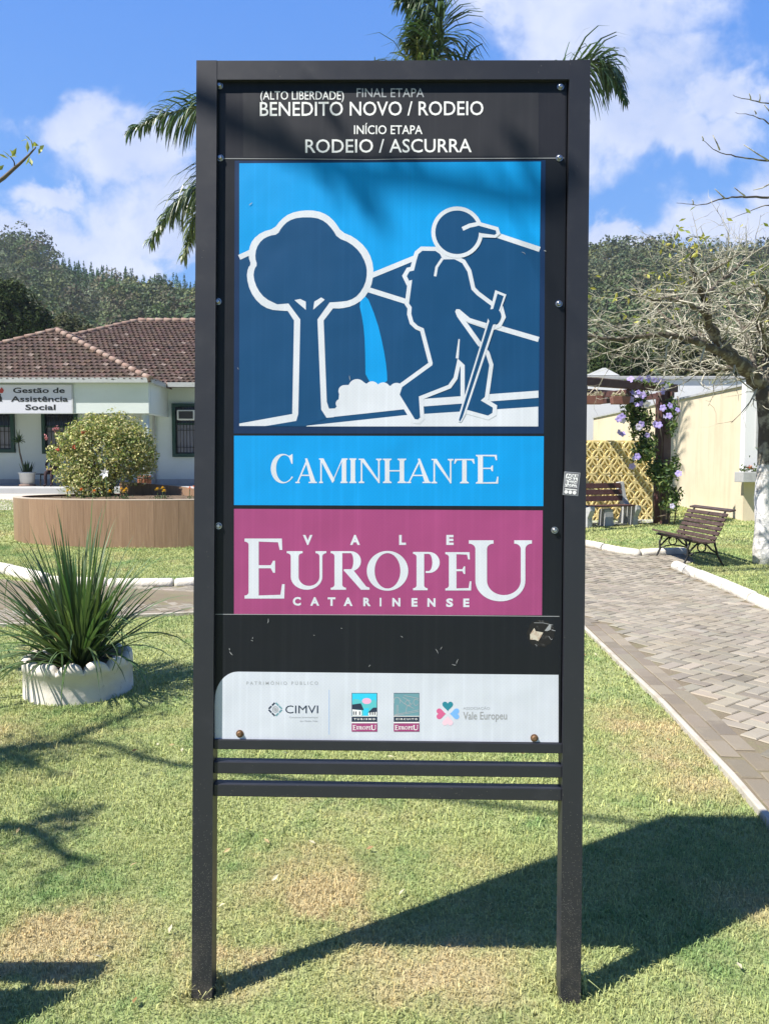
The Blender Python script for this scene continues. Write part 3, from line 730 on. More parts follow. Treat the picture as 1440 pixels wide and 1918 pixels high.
tflat('glue_mark', [KB([(505 + math.cos(t / 40 * 6.283) * rs.uniform(225, 262), 545 + math.sin(t / 40 * 6.283) * rs.uniform(225, 262)) for t in range(40)])], 'scuff', 4)
tflat('paper_scrap', [KB([(310, 560), (345, 500), (385, 445), (410, 500), (545, 525), (500, 610), (455, 680), (400, 655), (350, 655), (312, 650)])], 'paper', 6)
tflat('glue_streak', [KB([(570, 495), (650, 385), (690, 380), (680, 470), (620, 500)])] + stroke(KB([(380, 350), (540, 352), (720, 390)]), .8) + stroke(KB([(690, 475), (762, 495)]), 1.2) + stroke(KB([(640, 590), (690, 655), (712, 640)]), .7) + stroke(KB([(400, 740), (430, 755), (425, 775)]), .7), 'ink_mid', 7)
# scratches and droppings on the board (part of the worn sign)
sp = []
for (x, y, l, a) in ((502, 1163, 9, 100), (752, 1193, 5, 40), (818, 1220, 10, 60), (826, 1214, 6, 120), (856, 1239, 9, 110), (850, 1245, 8, 10), (433, 1224, 9, 50), (430, 1216, 4, 80), (472, 1200, 4, 30), (692, 1247, 5, 130), (588, 1190, 2, 20), (640, 1177, 2, 0), (470, 382, 8, -40), (474, 1195, 3, 90), (1020, 470, 5, 20), (980, 474, 8, 30), (446, 690, 4, 60), (655, 708, 9, 80)):
    dx, dy = math.cos(R(a)) * l / 2, math.sin(R(a)) * l / 2
    sp += stroke([(x - dx, y - dy), (x + rs.uniform(-1, 1), y + rs.uniform(-1, 1)), (x + dx, y + dy)], [.5, rs.uniform(.8, 2.0), .5])
printed('scratch', 'ink_mid', sign, sp, 19.5)

# ---------------------------------------------------------------- path, kerbs, lawn
near_px = [(1560, 1700), (1440, 1545), (1370, 1462), (1300, 1387), (1240, 1322), (1170, 1255), (1087, 1174)]
near = [G(*p) for p in near_px]
far_px = [(1900, 1355), (1700, 1262), (1560, 1198), (1440, 1140), (1350, 1100), (1264, 1064)]
far = [G(*p) for p in far_px]
nook = [G(1300, 1052), G(1285, 1036), G(1182, 1040)]
far2 = [G(1087, 1021), G(980, 1016), G(860, 1024), G(700, 1048), G(560, 1072), G(440, 1088), G(365, 1097), G(290, 1098), G(180, 1097), G(80, 1093), G(0, 1085), G(-250, 1068), G(-700, 1050)]
near2 = [G(1000, 1140), G(880, 1138), G(740, 1142), G(560, 1150), G(365, 1152), G(230, 1158), G(60, 1172), G(-200, 1185), G(-900, 1190)]
path_poly = near + near2 + far2[::-1] + nook[::-1] + far[::-1]
def up(p, dz): return Vector((p.x, p.y, gz(p.y) + dz))
def inside(px, py, poly):
    """vectorised point in polygon (xy)"""
    px = np.asarray(px); py = np.asarray(py); r = np.zeros(px.shape, bool); n = len(poly); j = n - 1
    for i in range(n):
        xi_, yi_, xj, yj = poly[i][0], poly[i][1], poly[j][0], poly[j][1]
        if yi_ != yj: r ^= ((yi_ > py) != (yj > py)) & (px < (xj - xi_) * (py - yi_) / (yj - yi_) + xi_)
        j = i
    return r
M['joint'] = mat('path_joint_soil', (0.17, 0.14, 0.095), .95, [(5, .45, .7, (0.16, 0.17, 0.07), .6), (1.2, .4, .7, (0.24, 0.20, 0.15), .5)], (50, .7, 4, .01))
tris = tessellate_polygon([[up(p, .004) for p in path_poly]])
mb = MB(); mb.add([up(p, .004) for p in path_poly], [tuple(t) for t in tris]); structure(mb.build('path_bed', M['joint']))
def edge_dist(x, y, line):
    d = np.full(x.shape, 1e9)
    for a, b in zip(line[:-1], line[1:]):
        ax, ay = a.x, a.y; bx, by = b.x - ax, b.y - ay
        t = np.clip(((x - ax) * bx + (y - ay) * by) / (bx * bx + by * by + 1e-9), 0, 1)
        d = np.minimum(d, np.hypot(x - ax - t * bx, y - ay - t * by))
    return d
def paver_mesh(cx_, cy_, ang, L, Wd, z, tints):
    """bevel-topped blocks: 8 verts each (top inset) -> top + 4 sloped sides"""
    n = len(cx_); ca, sa = np.cos(ang), np.sin(ang)
    out = []; tilt = rng.normal(0, .0014, n)
    for (sxx, syy, ins, dz) in ((-1, -1, .0, -.006), (1, -1, .0, -.006), (1, 1, .0, -.006), (-1, 1, .0, -.006), (-1, -1, .006, 0), (1, -1, .006, 0), (1, 1, .006, 0), (-1, 1, .006, 0)):
        lx = sxx * (L / 2 - ins); ly = syy * (Wd / 2 - ins)
        out.append(np.stack([cx_ + lx * ca - ly * sa, cy_ + lx * sa + ly * ca, z + dz + rng.normal(0, .0008, n) + tilt * sxx], 1))
    v = np.stack(out, 1).reshape(-1, 3); b = (np.arange(n) * 8)[:, None]
    f = np.concatenate([b + np.array([[4, 5, 6, 7]]), b + np.array([[0, 1, 5, 4]]), b + np.array([[1, 2, 6, 5]]), b + np.array([[2, 3, 7, 6]]), b + np.array([[3, 0, 4, 7]])])
    return v, f, np.repeat(tints, 8, axis=0)
def paver_tint(n, base):
    t = np.array(base)[None] * (1 + rng.normal(0, .15, (n, 1))) * (1 + rng.normal(0, .015, (n, 3)))
    return np.clip(t, .02, .9)
pl, pw = 0.205, 0.1
m_ = pw + .008
# proper two-block herringbone: block A horizontal, block B vertical, shifted along the diagonal
gx, gy, ga = [], [], []
for i in range(-130, 130):
    for j in range(-55, 55):
        ox_, oy_ = i * m_ + j * 2 * m_, -i * m_ + j * 2 * m_
        gx += [ox_ + m_, ox_ + m_ * 2.5]; gy += [oy_ + m_ * .5, oy_ + m_ * 1.0 - m_ * 0]; ga += [0.0, math.pi / 2]
gx, gy, ga = np.array(gx), np.array(gy), np.array(ga)
PA = R(37); rx_ = gx * math.cos(PA) - gy * math.sin(PA) + 2.5; ry_ = gx * math.sin(PA) + gy * math.cos(PA) + 8
ok = inside(rx_, ry_, path_poly) & (ry_ > 2) & (ry_ < 13.5) & (rx_ > -8) & (rx_ < 7)
dn = edge_dist(rx_, ry_, near + near2); df = np.minimum(edge_dist(rx_, ry_, far), edge_dist(rx_, ry_, nook + far2))
ok &= (dn > .31) & (df > .10)
gx, gy, ga = rx_[ok], ry_[ok], ga[ok] + PA + rng.normal(0, .014, int(ok.sum()))
zz = np.array([gz(y) for y in gy]) + .012
parts_v, parts_f, parts_t = paver_mesh(gx, gy, ga, pl, pw, zz, paver_tint(len(gx), (.265, .24, .195)))
# two rows of long blocks along the lawn edge
exx, eyy, eaa = [], [], []
ed = near + near2
for off in (.11, .225):
    for a, b in zip(ed[:-1], ed[1:]):
        t = (b - a).xy; Ln = t.length; t /= Ln; nrm = Vector((t.y, -t.x))
        k = max(1, round(Ln / .24))
        for q in range(k):
            p = a.xy + t * ((q + .5) * Ln / k + (0.1 if off > .15 else 0)) + nrm * off
            exx.append(p.x); eyy.append(p.y); eaa.append(math.atan2(t.y, t.x))
exx, eyy, eaa = np.array(exx), np.array(eyy), np.array(eaa)
o2 = inside(exx, eyy, path_poly); exx, eyy, eaa = exx[o2], eyy[o2], eaa[o2]
v2, f2, t2 = paver_mesh(exx, eyy, eaa, .235, .108, np.array([gz(y) for y in eyy]) + .012, paver_tint(len(exx), (.205, .178, .14)))
M['paver'] = mat('concrete_paver', (1, 1, 1), .85, [(2.2, .45, .7, (0.22, 0.19, 0.15), .45), (9, .5, .75, (0.30, 0.27, 0.21), .35), (0.8, .5, .7, (0.22, 0.18, 0.12), .4)], (60, .5, 5, .004), tint=True)
structure(npmesh('paved_path', np.concatenate([parts_v, v2]), [np.concatenate([parts_f, f2 + len(parts_v)])], M['paver'], tint=np.concatenate([parts_t, t2])))
# thin pale kerb strip between the lawn and the path
M['kerb_strip'] = mat('pale_concrete_edge', (0.46, 0.43, 0.37), .9, [(6, .45, .75, (0.28, 0.24, 0.18), .6)], (50, .5, 4))
def strip_along(name, pts, wd, h, m, z0=0.0, seg=None):
    mb = MB()
    for a, b in zip(pts[:-1], pts[1:]):
        a2, b2 = up(a, h / 2 + z0), up(b, h / 2 + z0); mb.beam(a2, b2 + (b2 - a2).normalized() * wd * .1, wd, h)
    return structure(mb.build(name, m, None, .006))
strip_along('lawn_edging', near + near2, .035, .05, M['kerb_strip'], -.012)
M['white_kerb'] = mat('whitewashed_kerb', (0.66, 0.63, 0.56), .85, [(3.5, .45, .8, (0.42, 0.37, 0.29), .6), (14, .55, .75, (0.30, 0.27, 0.22), .5)], (22, .6, 5, .02))
def kerb(name, pts, r=.085, seg=.85, squash=1.0):
    """whitewashed half-buried round kerb stones laid end to end"""
    mb = MB(); L = [0]
    for a, b in zip(pts[:-1], pts[1:]): L.append(L[-1] + (b - a).length)
    def at(s):
        for i in range(len(pts) - 1):
            if s <= L[i + 1] or i == len(pts) - 2:
                t = (s - L[i]) / (L[i + 1] - L[i]); return pts[i].lerp(pts[i + 1], t)
    n = max(1, round(L[-1] / seg)); sl_ = L[-1] / n
    for i in range(n):
        j = rnd.uniform(-.012, .012)
        ps = [up(at(i * sl_ + .012 + (sl_ - .024) * t), r * .42 + j) for t in (0, .03, .5, .97, 1)]
        mb.tube(ps, [r * .86, r, r * rnd.uniform(.97, 1.03), r, r * .86], 12)
    return structure(mb.build(name, M['white_kerb']))
kerb('path_kerb', far[::-1]); kerb('path_kerb', [G(1283, 1037), G(1185, 1041), G(1087, 1021), G(980, 1016), G(860, 1024), G(700, 1048), G(560, 1072), G(440, 1088), G(365, 1097), G(290, 1098), G(180, 1098), G(92, 1094)], .075)
kerb('path_kerb', [G(88, 1092), G(0, 1070), G(-200, 1052), G(-600, 1030)], .10, 1.0)

# ---------------------------------------------------------------- grass blades
POT = G(150, 1322); POT *= (POT.y + .36) / POT.y
no_grass = []                                            # (x, y, r) circles filled later by what stands on the lawn
PLC = Vector((-4.35, 15.05, 0)); PLR = (2.75, 1.55)      # tiled planter ellipse
def grass(name, x0, x1, y0, y1, per_m2, hgt, wid, seedtint=.22):
    n = int((x1 - x0) * (y1 - y0) * per_m2)
    x = rng.uniform(x0, x1, n); y = rng.uniform(y0, y1, n)
    # clumping
    keep = ~inside(x, y, path_poly)
    keep &= np.hypot(x - POT.x, y - POT.y) > .37
    keep &= ((x - PLC.x) / PLR[0]) ** 2 + ((y - PLC.y) / PLR[1]) ** 2 > 1
    u = x / y; keep &= (np.abs(u) < .85)
    x, y = x[keep], y[keep]; n = len(x)
    z = 0.033 * np.clip(y - 10, 0, 30)
    patch = np.sin(x * 5.1 + 1.3 * np.sin(y * 3.7)) * np.sin(y * 4.3 + 1.1 * np.sin(x * 2.9)) * .5 + .5
    h = hgt * rng.gamma(6, 1 / 6, n) * (.75 + .5 * patch); a = rng.uniform(0, 6.283, n); lean = rng.uniform(.15, 1.3, n) * h
    dx, dy = np.cos(a) * lean, np.sin(a) * lean; b = a + math.pi / 2 + rng.normal(0, .5, n); wx, wy = np.cos(b) * wid / 2, np.sin(b) * wid / 2
    wv = rng.uniform(.7, 1.3, n); wx *= wv; wy *= wv
    p = np.stack([np.stack([x - wx, y - wy, z - .004], 1), np.stack([x + wx, y + wy, z - .004], 1),
                  np.stack([x + dx * .4 + wx * .8, y + dy * .4 + wy * .8, z + h * .62], 1), np.stack([x + dx * .4 - wx * .8, y + dy * .4 - wy * .8, z + h * .62], 1),
                  np.stack([x + dx, y + dy, z + h * np.clip(1 - .35 * lean / h, .4, 1)], 1)], 1).reshape(-1, 3)
    i = (np.arange(n) * 5)[:, None]
    t = 1 + rng.normal(0, seedtint, (n, 1)); t = np.clip(t, .45, 1.7) * np.array([[1, 1, 1]])
    dryb = rng.random(n) < .22; t[dryb] *= np.array([1.25, 1.14, 1.05])
    return p, i + np.array([[0, 1, 2, 3]]), i + np.array([[3, 2, 4]]), np.repeat(t, 5, 0)
def grass_obj(name, specs):
    V, Fq, Ft, Tn = [], [], [], []; o = 0
    for s in specs:
        v, q, t, c = grass(name, *s); V.append(v); Fq.append(q + o); Ft.append(t + o); Tn.append(c); o += len(v)
    ob = npmesh(name, np.concatenate(V), [np.concatenate(Fq), np.concatenate(Ft)], M['blade'], tint=np.concatenate(Tn))
    return tag(ob, 'short sunlit lawn grass with straw coloured dry patches', 'grass', kind='stuff')
grass_obj('lawn_grass', [(-1.9, 2.2, 1.6, 3.2, 25000, .0145, .0031), (-2.8, 3.0, 3.2, 5.0, 12000, .018, .0043), (-5, 4.5, 5.0, 8.5, 3400, .021, .0072), (-9, 8, 8.5, 14, 2600, .026, .009), (-12, 10, 14, 24, 750, .03, .016)] + [(x_ - .06, x_ + .06, SO.y + .03, SO.y + .12, 20000, .045, .0036) for x_ in (SO.x - HW + .03, SO.x + HW - .03)] + [(SO.x - HW - .07, SO.x - HW + .0, SO.y - .03, SO.y + .05, 9000, .05, .004), (SO.x - .62, SO.x - .40, 1.90, 2.02, 9000, .045, .004)])

# ---------------------------------------------------------------- town office (left)
M['mint'] = mat('pale_mint_render', (0.62, 0.675, 0.67), .85, [(0.7, .45, .8, (0.50, 0.565, 0.53), .5), (4, .55, .8, (0.52, 0.56, 0.53), .35)], (25, .15, 4))
M['tile'] = mat('clay_roof_tile', (1, 1, 1), .8, [(3, .5, .75, (0.10, 0.065, 0.055), .5), (22, .62, .75, (0.33, 0.29, 0.26), .5)], tint=True)
M['ridge'] = mat('ridge_tile', (0.25, 0.165, 0.135), .85, [(4, .4, .7, (0.36, 0.30, 0.26), .6)], (20, .5, 4))
M['terrace'] = mat('terrace_screed', (0.42, 0.43, 0.44), .85, [(1.5, .45, .75, (0.33, 0.33, 0.34), .6)])
ZE, ZF, YW, YP = 4.52, 0.76, 30.0, 27.5
office = thing('office_building', 'pale mint office with brown hipped tile roof and dark green windows', 'building', (-8, YW, ZF))
def ob(mb, name, m, parent=office, bevel=0.0):
    """world-coordinate mesh under a thing"""
    o = mb.build(name, m, parent, bevel)
    r = parent
    inv = Matrix.Identity(4)
    ch = []
    while r is not None: ch.append(r); r = r.parent
    for q in reversed(ch): inv = inv @ q.matrix_basis
    o.matrix_basis = inv.inverted(); return o
mb = MB(); mb.box((-6.9, YW + 5.4, 2.55), (25.4, 10.8, 4.0)); ob(mb, 'wall', M['mint'])
XPR = -8.35; zb = P(200, 775, YP).z
mb = MB(); mb.box(((-18.2 + XPR) / 2, YP + .12, (zb + ZE) / 2), (XPR + 18.2, .24, ZE - zb - .04)); mb.box((XPR - .12, (YP + .26 + YW) / 2, (zb + ZE) / 2), (.24, YW - YP - .27, ZE - zb - .05))
ob(mb, 'porch_beam', M['mint'])
mb = MB(); mb.tube([(XPR - .22, YP + .35, ZF), (XPR - .22, YP + .35, zb)], .13, 12); ob(mb, 'column', M['mint'])
mb = MB(); mb.tube([(XPR - 8.6, YP + .35, ZF), (XPR - 8.6, YP + .35, zb)], .13, 12); ob(mb, 'column', M['mint'])
mb = MB(); mb.box((-10.5, 28.3, (ZF + .45) / 2), (19.5, 3.44, ZF - .45)); ob(mb, 'terrace_slab', M['terrace'], office, .02)
mb = MB(); mb.box((-10.5, 29.97, ZF + .12), (19.0, .04, .22)); ob(mb, 'skirting', M['concrete'])
mb = MB(); mb.box((-13.4, YP - .18, ZE + .0), (10.2, .14, .17)); mb.beam((XPR + .12, YP - .18, ZE), (XPR + .12, 29.1, ZE), .14, .17); mb.box((-.9, 29.1, ZE + .02), (14.4, .14, .17)); ob(mb, 'gutter', M['metal_white'])
mb = MB(); xd = P(289, 800, 29.9).x; mb.tube([(xd, 29.9, ZF), (xd, 29.9, ZE - .1)], .05, 10); ob(mb, 'downpipe', M['metal_white'])
def tiled(poly, eave_a, eave_b, base=(.088, .057, .045)):
    """one roof slope covered in overlapping clay tiles: returns verts, quads, tints"""
    poly = [Vector(p) for p in poly]; a, b = Vector(eave_a), Vector(eave_b)
    u = (b - a).normalized(); n = None
    for i in range(len(poly) - 2):
        n = (poly[1] - poly[0]).cross(poly[i + 2] - poly[0])
        if n.length > 1e-4: break
    n.normalize()
    if n.z < 0: n = -n
    v = n.cross(u).normalized()
    if v.z < 0: v = -v
    p2 = [((p - a).dot(u), (p - a).dot(v)) for p in poly]
    W, Hh = .205, .25
    us = np.arange(min(p[0] for p in p2), max(p[0] for p in p2), W); vs = np.arange(0, max(p[1] for p in p2), Hh)
    UU, VV = np.meshgrid(us, vs); UU = UU + (np.arange(len(vs)) % 2)[:, None] * W * .5
    UU, VV = UU.ravel(), VV.ravel(); k = inside(UU + W / 2, VV + Hh * .5, p2); UU, VV = UU[k], VV[k]; m = len(UU)
    aa, uu, vv, nn = np.array(a), np.array(u), np.array(v), np.array(n)
    prof = [(0.0, .012), (.25, .05), (.62, .018), (1.0, .012)]
    rows = []; jit = rng.normal(0, .006, m)
    for (t, lift) in ((-.06, .045), (1.02, .006)):
        for (q, h) in prof:
            rows.append(aa + uu * (UU + q * W)[:, None] + vv * (VV + t * Hh + jit)[:, None] + nn * ((h + lift) + jit * .8)[:, None])
    for (q, h) in prof: rows.append(aa + uu * (UU + q * W)[:, None] + vv * (VV - .06 * Hh + jit)[:, None] + nn * (0 * UU + .004)[:, None])
    V = np.stack(rows, 1).reshape(-1, 3); i = (np.arange(m) * 12)[:, None]
    Fq = np.concatenate([i + np.array([[c, c + 1, c + 5, c + 4]]) for c in range(3)] + [i + np.array([[8 + c, 9 + c, c + 1, c]]) for c in range(3)])
    t = np.array(base)[None] * (1 + rng.normal(0, .2, (m, 1))) * (1 + rng.normal(0, .05, (m, 3)))
    lit = rng.random(m) < .03; t[lit] = np.array([.22, .17, .145])  # a few random tiles are paler
    return V, Fq, np.repeat(np.clip(t, .02, .6), 12, 0)
YR, ZR = 35.0, 7.95; rl, rr_ = Vector((-11.0, YR, ZR)), Vector((0.5, YR, ZR))
fl_, fr_ = Vector((-19.8, 29.15, ZE)), Vector((6.4, 29.15, ZE)); bl_, br_ = Vector((-19.8, 40.9, ZE)), Vector((6.4, 40.9, ZE))
AP = P(107, 620, 30.5); AB = Vector((AP.x, 33.6, AP.z)); pl_, pr_ = Vector((-18.4, 27.3, ZE)), Vector((XPR + .15, 27.3, ZE))
slopes = [([fl_, fr_, rr_, rl], fl_, fr_), ([bl_, fl_, rl], bl_, fl_), ([fr_, br_, rr_], fr_, br_),
          ([pl_, pr_, AP], pl_, pr_), ([pr_, Vector((pr_.x, 33.6, ZE)), AB, AP], pr_, Vector((pr_.x, 33.6, ZE))), ([Vector((pl_.x, 33.6, ZE)), pl_, AP, AB], Vector((pl_.x, 33.6, ZE)), pl_)]
# the right porch slope stops where it meets the main roof
V, Fq, Tn, o_ = [], [], [], 0
for pp, a, b in slopes:
    v, f, t = tiled(pp, a, b); V.append(v); Fq.append(f + o_); Tn.append(t); o_ += len(v)
V = np.concatenate(V); roof = npmesh('roof', V, [np.concatenate(Fq)], M['tile'], tint=np.concatenate(Tn)); roof.parent = office; roof.matrix_basis = office.matrix_basis.inverted()
mb = MB()
for pp, a, b in slopes + [([bl_, br_, rr_, rl], bl_, br_)]: mb.prism([Vector(p) - Vector((0, 0, .02)) for p in pp], (0, 0, -.06))
o = mb.build('roof_deck', M['brown_paint'], roof)
def caps(a, b, r=.11):
    mb = MB(); a, b = Vector(a), Vector(b); k = max(2, int((b - a).length / .38))
    for i in range(k):
        p, q = a.lerp(b, i / k), a.lerp(b, (i + 1.12) / k if i < k - 1 else 1); mb.tube([p + Vector((0, 0, .05)), q + Vector((0, 0, .03))], [r * rnd.uniform(1.0, 1.12), r * .88], 10)
    return mb
for a, b in ((rl, rr_), (fl_, rl), (fr_, rr_), (pl_, AP), (pr_, AP), (AP, AB)): caps(a, b).build('ridge_tiles', M['ridge'], roof)
def window(x0, x1, y0, y1, Y, curtain=True, bars=7):
    a, b = P(x0, y1, Y), P(x1, y0, Y); cx, cz = (a.x + b.x) / 2, (a.z + b.z) / 2; w_, h_ = b.x - a.x, b.z - a.z; t = .13
    mb = MB()
    for sx in (-1, 1): mb.box((cx + sx * (w_ - t) / 2, Y - .05, cz), (t, .16, h_))
    for sz in (-1, 1): mb.box((cx, Y - .048, cz + sz * (h_ - t) / 2), (w_ - 2 * t, .15, t))
    mb.box((cx, Y - .03, cz + h_ * .12), (w_ - 2 * t, .08, .07))
    f = ob(mb, 'window', M['green_frame'])
    mb = MB(); mb.box((cx, Y - .008, cz), (w_ - 2 * t + .02, .012, h_ - 2 * t + .02)); ob(mb, 'pane', M['glass'], f)
    mb = MB()
    for i in range(bars):
        x = a.x + t + (w_ - 2 * t) * (i + .5) / bars; mb.tube([(x, Y - .1, a.z + t), (x, Y - .1, b.z - t)], .014, 6)
    for q in (.18, .5, .85): mb.tube([(a.x + t, Y - .1, a.z + h_ * q), (b.x - t, Y - .1, a.z + h_ * q)], .012, 6)
    ob(mb, 'bars', M['iron'], f)
    if curtain:
        mb = MB(); n = 24; vs = []
        for i in range(n + 1):
            x = a.x + t + .05 + (w_ - 2 * t - .1) * i / n; d = .012 * math.sin(i * 1.9)
            vs += [(x, Y - .028 + d, a.z + t + .05), (x, Y - .028 + d, cz + h_ * .1)]
        mb.add(vs, [(2 * i, 2 * i + 2, 2 * i + 3, 2 * i + 1) for i in range(n)], True); ob(mb, 'curtain', M['curtain'], f)
    return f
window(-38, 28, 768, 848, YW); window(82, 146, 768, 850, YW); window(325, 378, 756, 856, YW); window(470, 530, 756, 856, YW); window(640, 700, 756, 856, YW)
ac = thing('air_conditioner', 'white box air conditioner set into the top of the dark green window', 'air conditioner', P(350, 787, YW - .3))
a, b = P(333, 787, YW - .3), P(366, 768, YW - .3); c = (a + b) / 2
mb = MB(); mb.box(c + Vector((0, .12, 0)), (b.x - a.x, .42, b.z - a.z)); ob(mb, 'casing', M['plastic_white'], ac, .02)
mb = MB()
for i in range(9): mb.box((c.x, c.y - .1, a.z + .07 + (b.z - a.z - .14) * i / 8), ((b.x - a.x) * .78, .025, .018))
mb.box((c.x, c.y - .094, c.z), ((b.x - a.x) * .8, .01, (b.z - a.z) * .74)); ob(mb, 'grille', M['dark_grill'], ac)
# name banner on the porch beam
YB = YP - .035
bn = thing('name_banner', 'white banner lettered Gestão de Assistência Social on the porch beam', 'sign', P(60, 773, YB))
M['banner'] = mat('white_banner', (0.60, 0.61, 0.68), .6, [(.8, .4, .8, (0.55, 0.56, 0.64), .5)])
def bflat(name, polys, m, dy):
    mb = MB()
    for p in polys: mb.flat([P(x, y, YB - dy) for x, y in p])
    o = ob(mb, name, m, bn)
    for pl in o.data.polygons:
        if pl.normal.y > 0: pl.flip()
    return o
a, b = P(-110, 774, YB), P(136, 721, YB)
mb = MB(); mb.box(((a.x + b.x) / 2, YB + .012, (a.z + b.z) / 2), (b.x - a.x, .02, b.z - a.z)); ob(mb, 'sheet', M['banner'], bn)
mb = MB()
for (x0, y0, x1, y1) in ((-111, 720, 137, 721.4), (-111, 773.2, 137, 775), (135.6, 721.4, 137, 773.2)):
    p, q = P(x0, y1, YB), P(x1, y0, YB); mb.box(((p.x + q.x) / 2, YB + .01, (p.z + q.z) / 2), (q.x - p.x, .045, q.z - p.z))
ob(mb, 'banner_frame', M['metal_white'], bn)
for body_, x0, x1, y0, y1 in (('Gestão de', 25, 122, 726.5, 735.8), ('Assistência', 21, 128, 742.5, 752), ('Social', 48, 104.5, 758, 767.5)):
    v, f = text_px(body_, x0, x1, y0, y1, .022); mb = MB(); mb.add([P(x, y, YB - .006) for x, y in v], f); ob(mb, 'lettering', M['ink_black'], bn)
M['ink_red'] = mat('red_ink', (0.42, 0.045, 0.03), .5)
bflat('emblem_figure', [smooth([(-2, 738), (2, 741), (5, 746), (3.5, 751), (0, 753), (-3, 748)], 1), [(2.5, 749), (5.5, 752), (5, 752.8), (1.5, 751)], arc(0, 739.5, 2.4, 2.2, 0, 360, 12)[:-1], smooth([(-22, 742), (-14, 739), (-8, 744), (-12, 753), (-20, 752)], 1)], M['ink_black'], .006)
bflat('emblem_heart', [[(-1, 731), (4, 725.5), (8, 731), (6, 736), (1, 736.5)], [(-26, 731), (-18, 726), (-12, 731), (-18, 738)]], M['ink_red'], .0075)

# ---------------------------------------------------------------- terrace: bench with person, pots, barrel
def pot(name, c, r, h, m, taper=.78):
    mb = MB(); mb.lathe([(r * taper * .02, 0), (r * taper, 0), (r * .94, h * .9), (r * 1.04, h * .9), (r * 1.04, h), (r * .93, h), (r * .9, h * .86), (r * .02, h * .86)], c, 20); return mb
YT = 28.6
pc = P(52, 912, YT); pc.z = ZF
ptp = thing('potted_plant', 'white pot of dark green sword leaves with a thin spindly palm rising from it', 'plant', pc)
mb = pot('pot', pc, .30, .52, None); ob(mb, 'pot', M['plastic_white'], ptp)
mb = MB(); mb.lathe([(.25, 0.0), (.30, .0), (.30, .07), (.25, .07)], pc - Vector((0, 0, .0)), 18); ob(mb, 'saucer', M['ridge'], ptp)
def strap_leaves(c, n, hmin, hmax, spread, wid, col, rx=0.0, droop=.5, wob=.12, root=.06, kink=0.0):
    """long tapering leaves from a crown: returns verts, quads, tints"""
    V, Fq, Tn = [], [], []; K_ = 8
    for i in range(n):
        a = rnd.uniform(0, 6.283); tilt = rnd.random() ** .75 * spread; L = rnd.uniform(hmin, hmax) * (1 - .15 * tilt)
        d = Vector((math.cos(a), math.sin(a), 0)); p = Vector(c) + d * rnd.uniform(0, root); th = tilt * .55
        side = Vector((-d.y, d.x, 0)); tw = rnd.uniform(-.5, .5); dr = droop * rnd.uniform(.3, 1.5) * (tilt + .12); o = len(V)
        col_ = np.array(col) * rnd.uniform(.6, 1.45) * np.array([rnd.uniform(.85, 1.25), 1, rnd.uniform(.8, 1.1)])
        kk = rnd.randrange(4, 7) if rnd.random() < kink else 99
        for k in range(K_ + 1):
            t = k / K_; w_ = wid * (.55 + 1.2 * t if t < .38 else (1.0 - (t - .38) / .62) ** .75) * rnd.uniform(.95, 1.05)
            s2 = (side * math.cos(tw) + Vector((0, 0, 1)).cross(side) * 0 + d.cross(side) * 0 + Vector((0, 0, math.sin(tw)))) * w_ / 2
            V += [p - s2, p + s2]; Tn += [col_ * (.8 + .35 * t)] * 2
            if k: Fq.append((o + 2 * k - 2, o + 2 * k - 1, o + 2 * k + 1, o + 2 * k))
            th += dr * (.25 + t) / K_ * 2 + (1.5 if k == kk else 0)
            p = p + (d * math.sin(th) + Vector((0, 0, math.cos(th)))) * L / K_
    return np.array([tuple(v) for v in V]), np.array(Fq), np.array(Tn)
def under(o, parent):
    inv = Matrix.Identity(4); ch = []; r = parent
    while r is not None: ch.append(r); r = r.parent
    for q in reversed(ch): inv = inv @ q.matrix_basis
    o.parent = parent; o.matrix_basis = inv.inverted(); return o
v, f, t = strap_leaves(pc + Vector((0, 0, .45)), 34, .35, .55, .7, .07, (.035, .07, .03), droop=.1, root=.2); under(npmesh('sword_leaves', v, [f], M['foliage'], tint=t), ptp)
st = [pc + Vector((-.05, 0, .4)), pc + Vector((-.15, 0, .8)), pc + Vector((-.25, 0, 1.25)), pc + Vector((-.28, 0, 1.6))]
mb = MB(); mb.tube(st, [.04, .035, .03, .025], 7); ob(mb, 'stem', M['bark'], ptp)
v, f, t = strap_leaves(st[-1], 46, .35, .62, 2.1, .05, (.05, .10, .04), droop=.5, root=.02); under(npmesh('crown', v, [f], M['foliage'], tint=t), ptp)
bx = P(98, 890, YT - .1)
tb = thing('terrace_bench', 'black metal bench with a dark clothed person on the office terrace', 'bench', (bx.x, bx.y, ZF))
mb = MB()
for i in range(4): mb.box((bx.x + .25, YT - .28 + i * .12, ZF + .45), (1.5, .09, .035))
ob(mb, 'seat', M['iron'], tb, .005)
for sx in (-.35, .85):
    mb = MB(); mb.tube([(bx.x + sx, YT - .3, ZF), (bx.x + sx, YT - .24, ZF + .43)], .022, 8); mb.tube([(bx.x + sx, YT + .14, ZF), (bx.x + sx, YT + .08, ZF + .43)], .022, 8); mb.tube([(bx.x + sx, YT - .24, ZF + .42), (bx.x + sx, YT + .08, ZF + .42)], .02, 8)
    ob(mb, 'leg', M['iron'], tb)
M['skin'] = mat('skin', (0.36, 0.20, 0.14), .55); M['clothes'] = mat('dark_clothes', (0.022, 0.012, 0.016), .85, [(8, .4, .7, (0.05, 0.02, 0.025), .6)]); M['hair'] = mat('dark_hair', (0.012, 0.008, 0.007), .5)
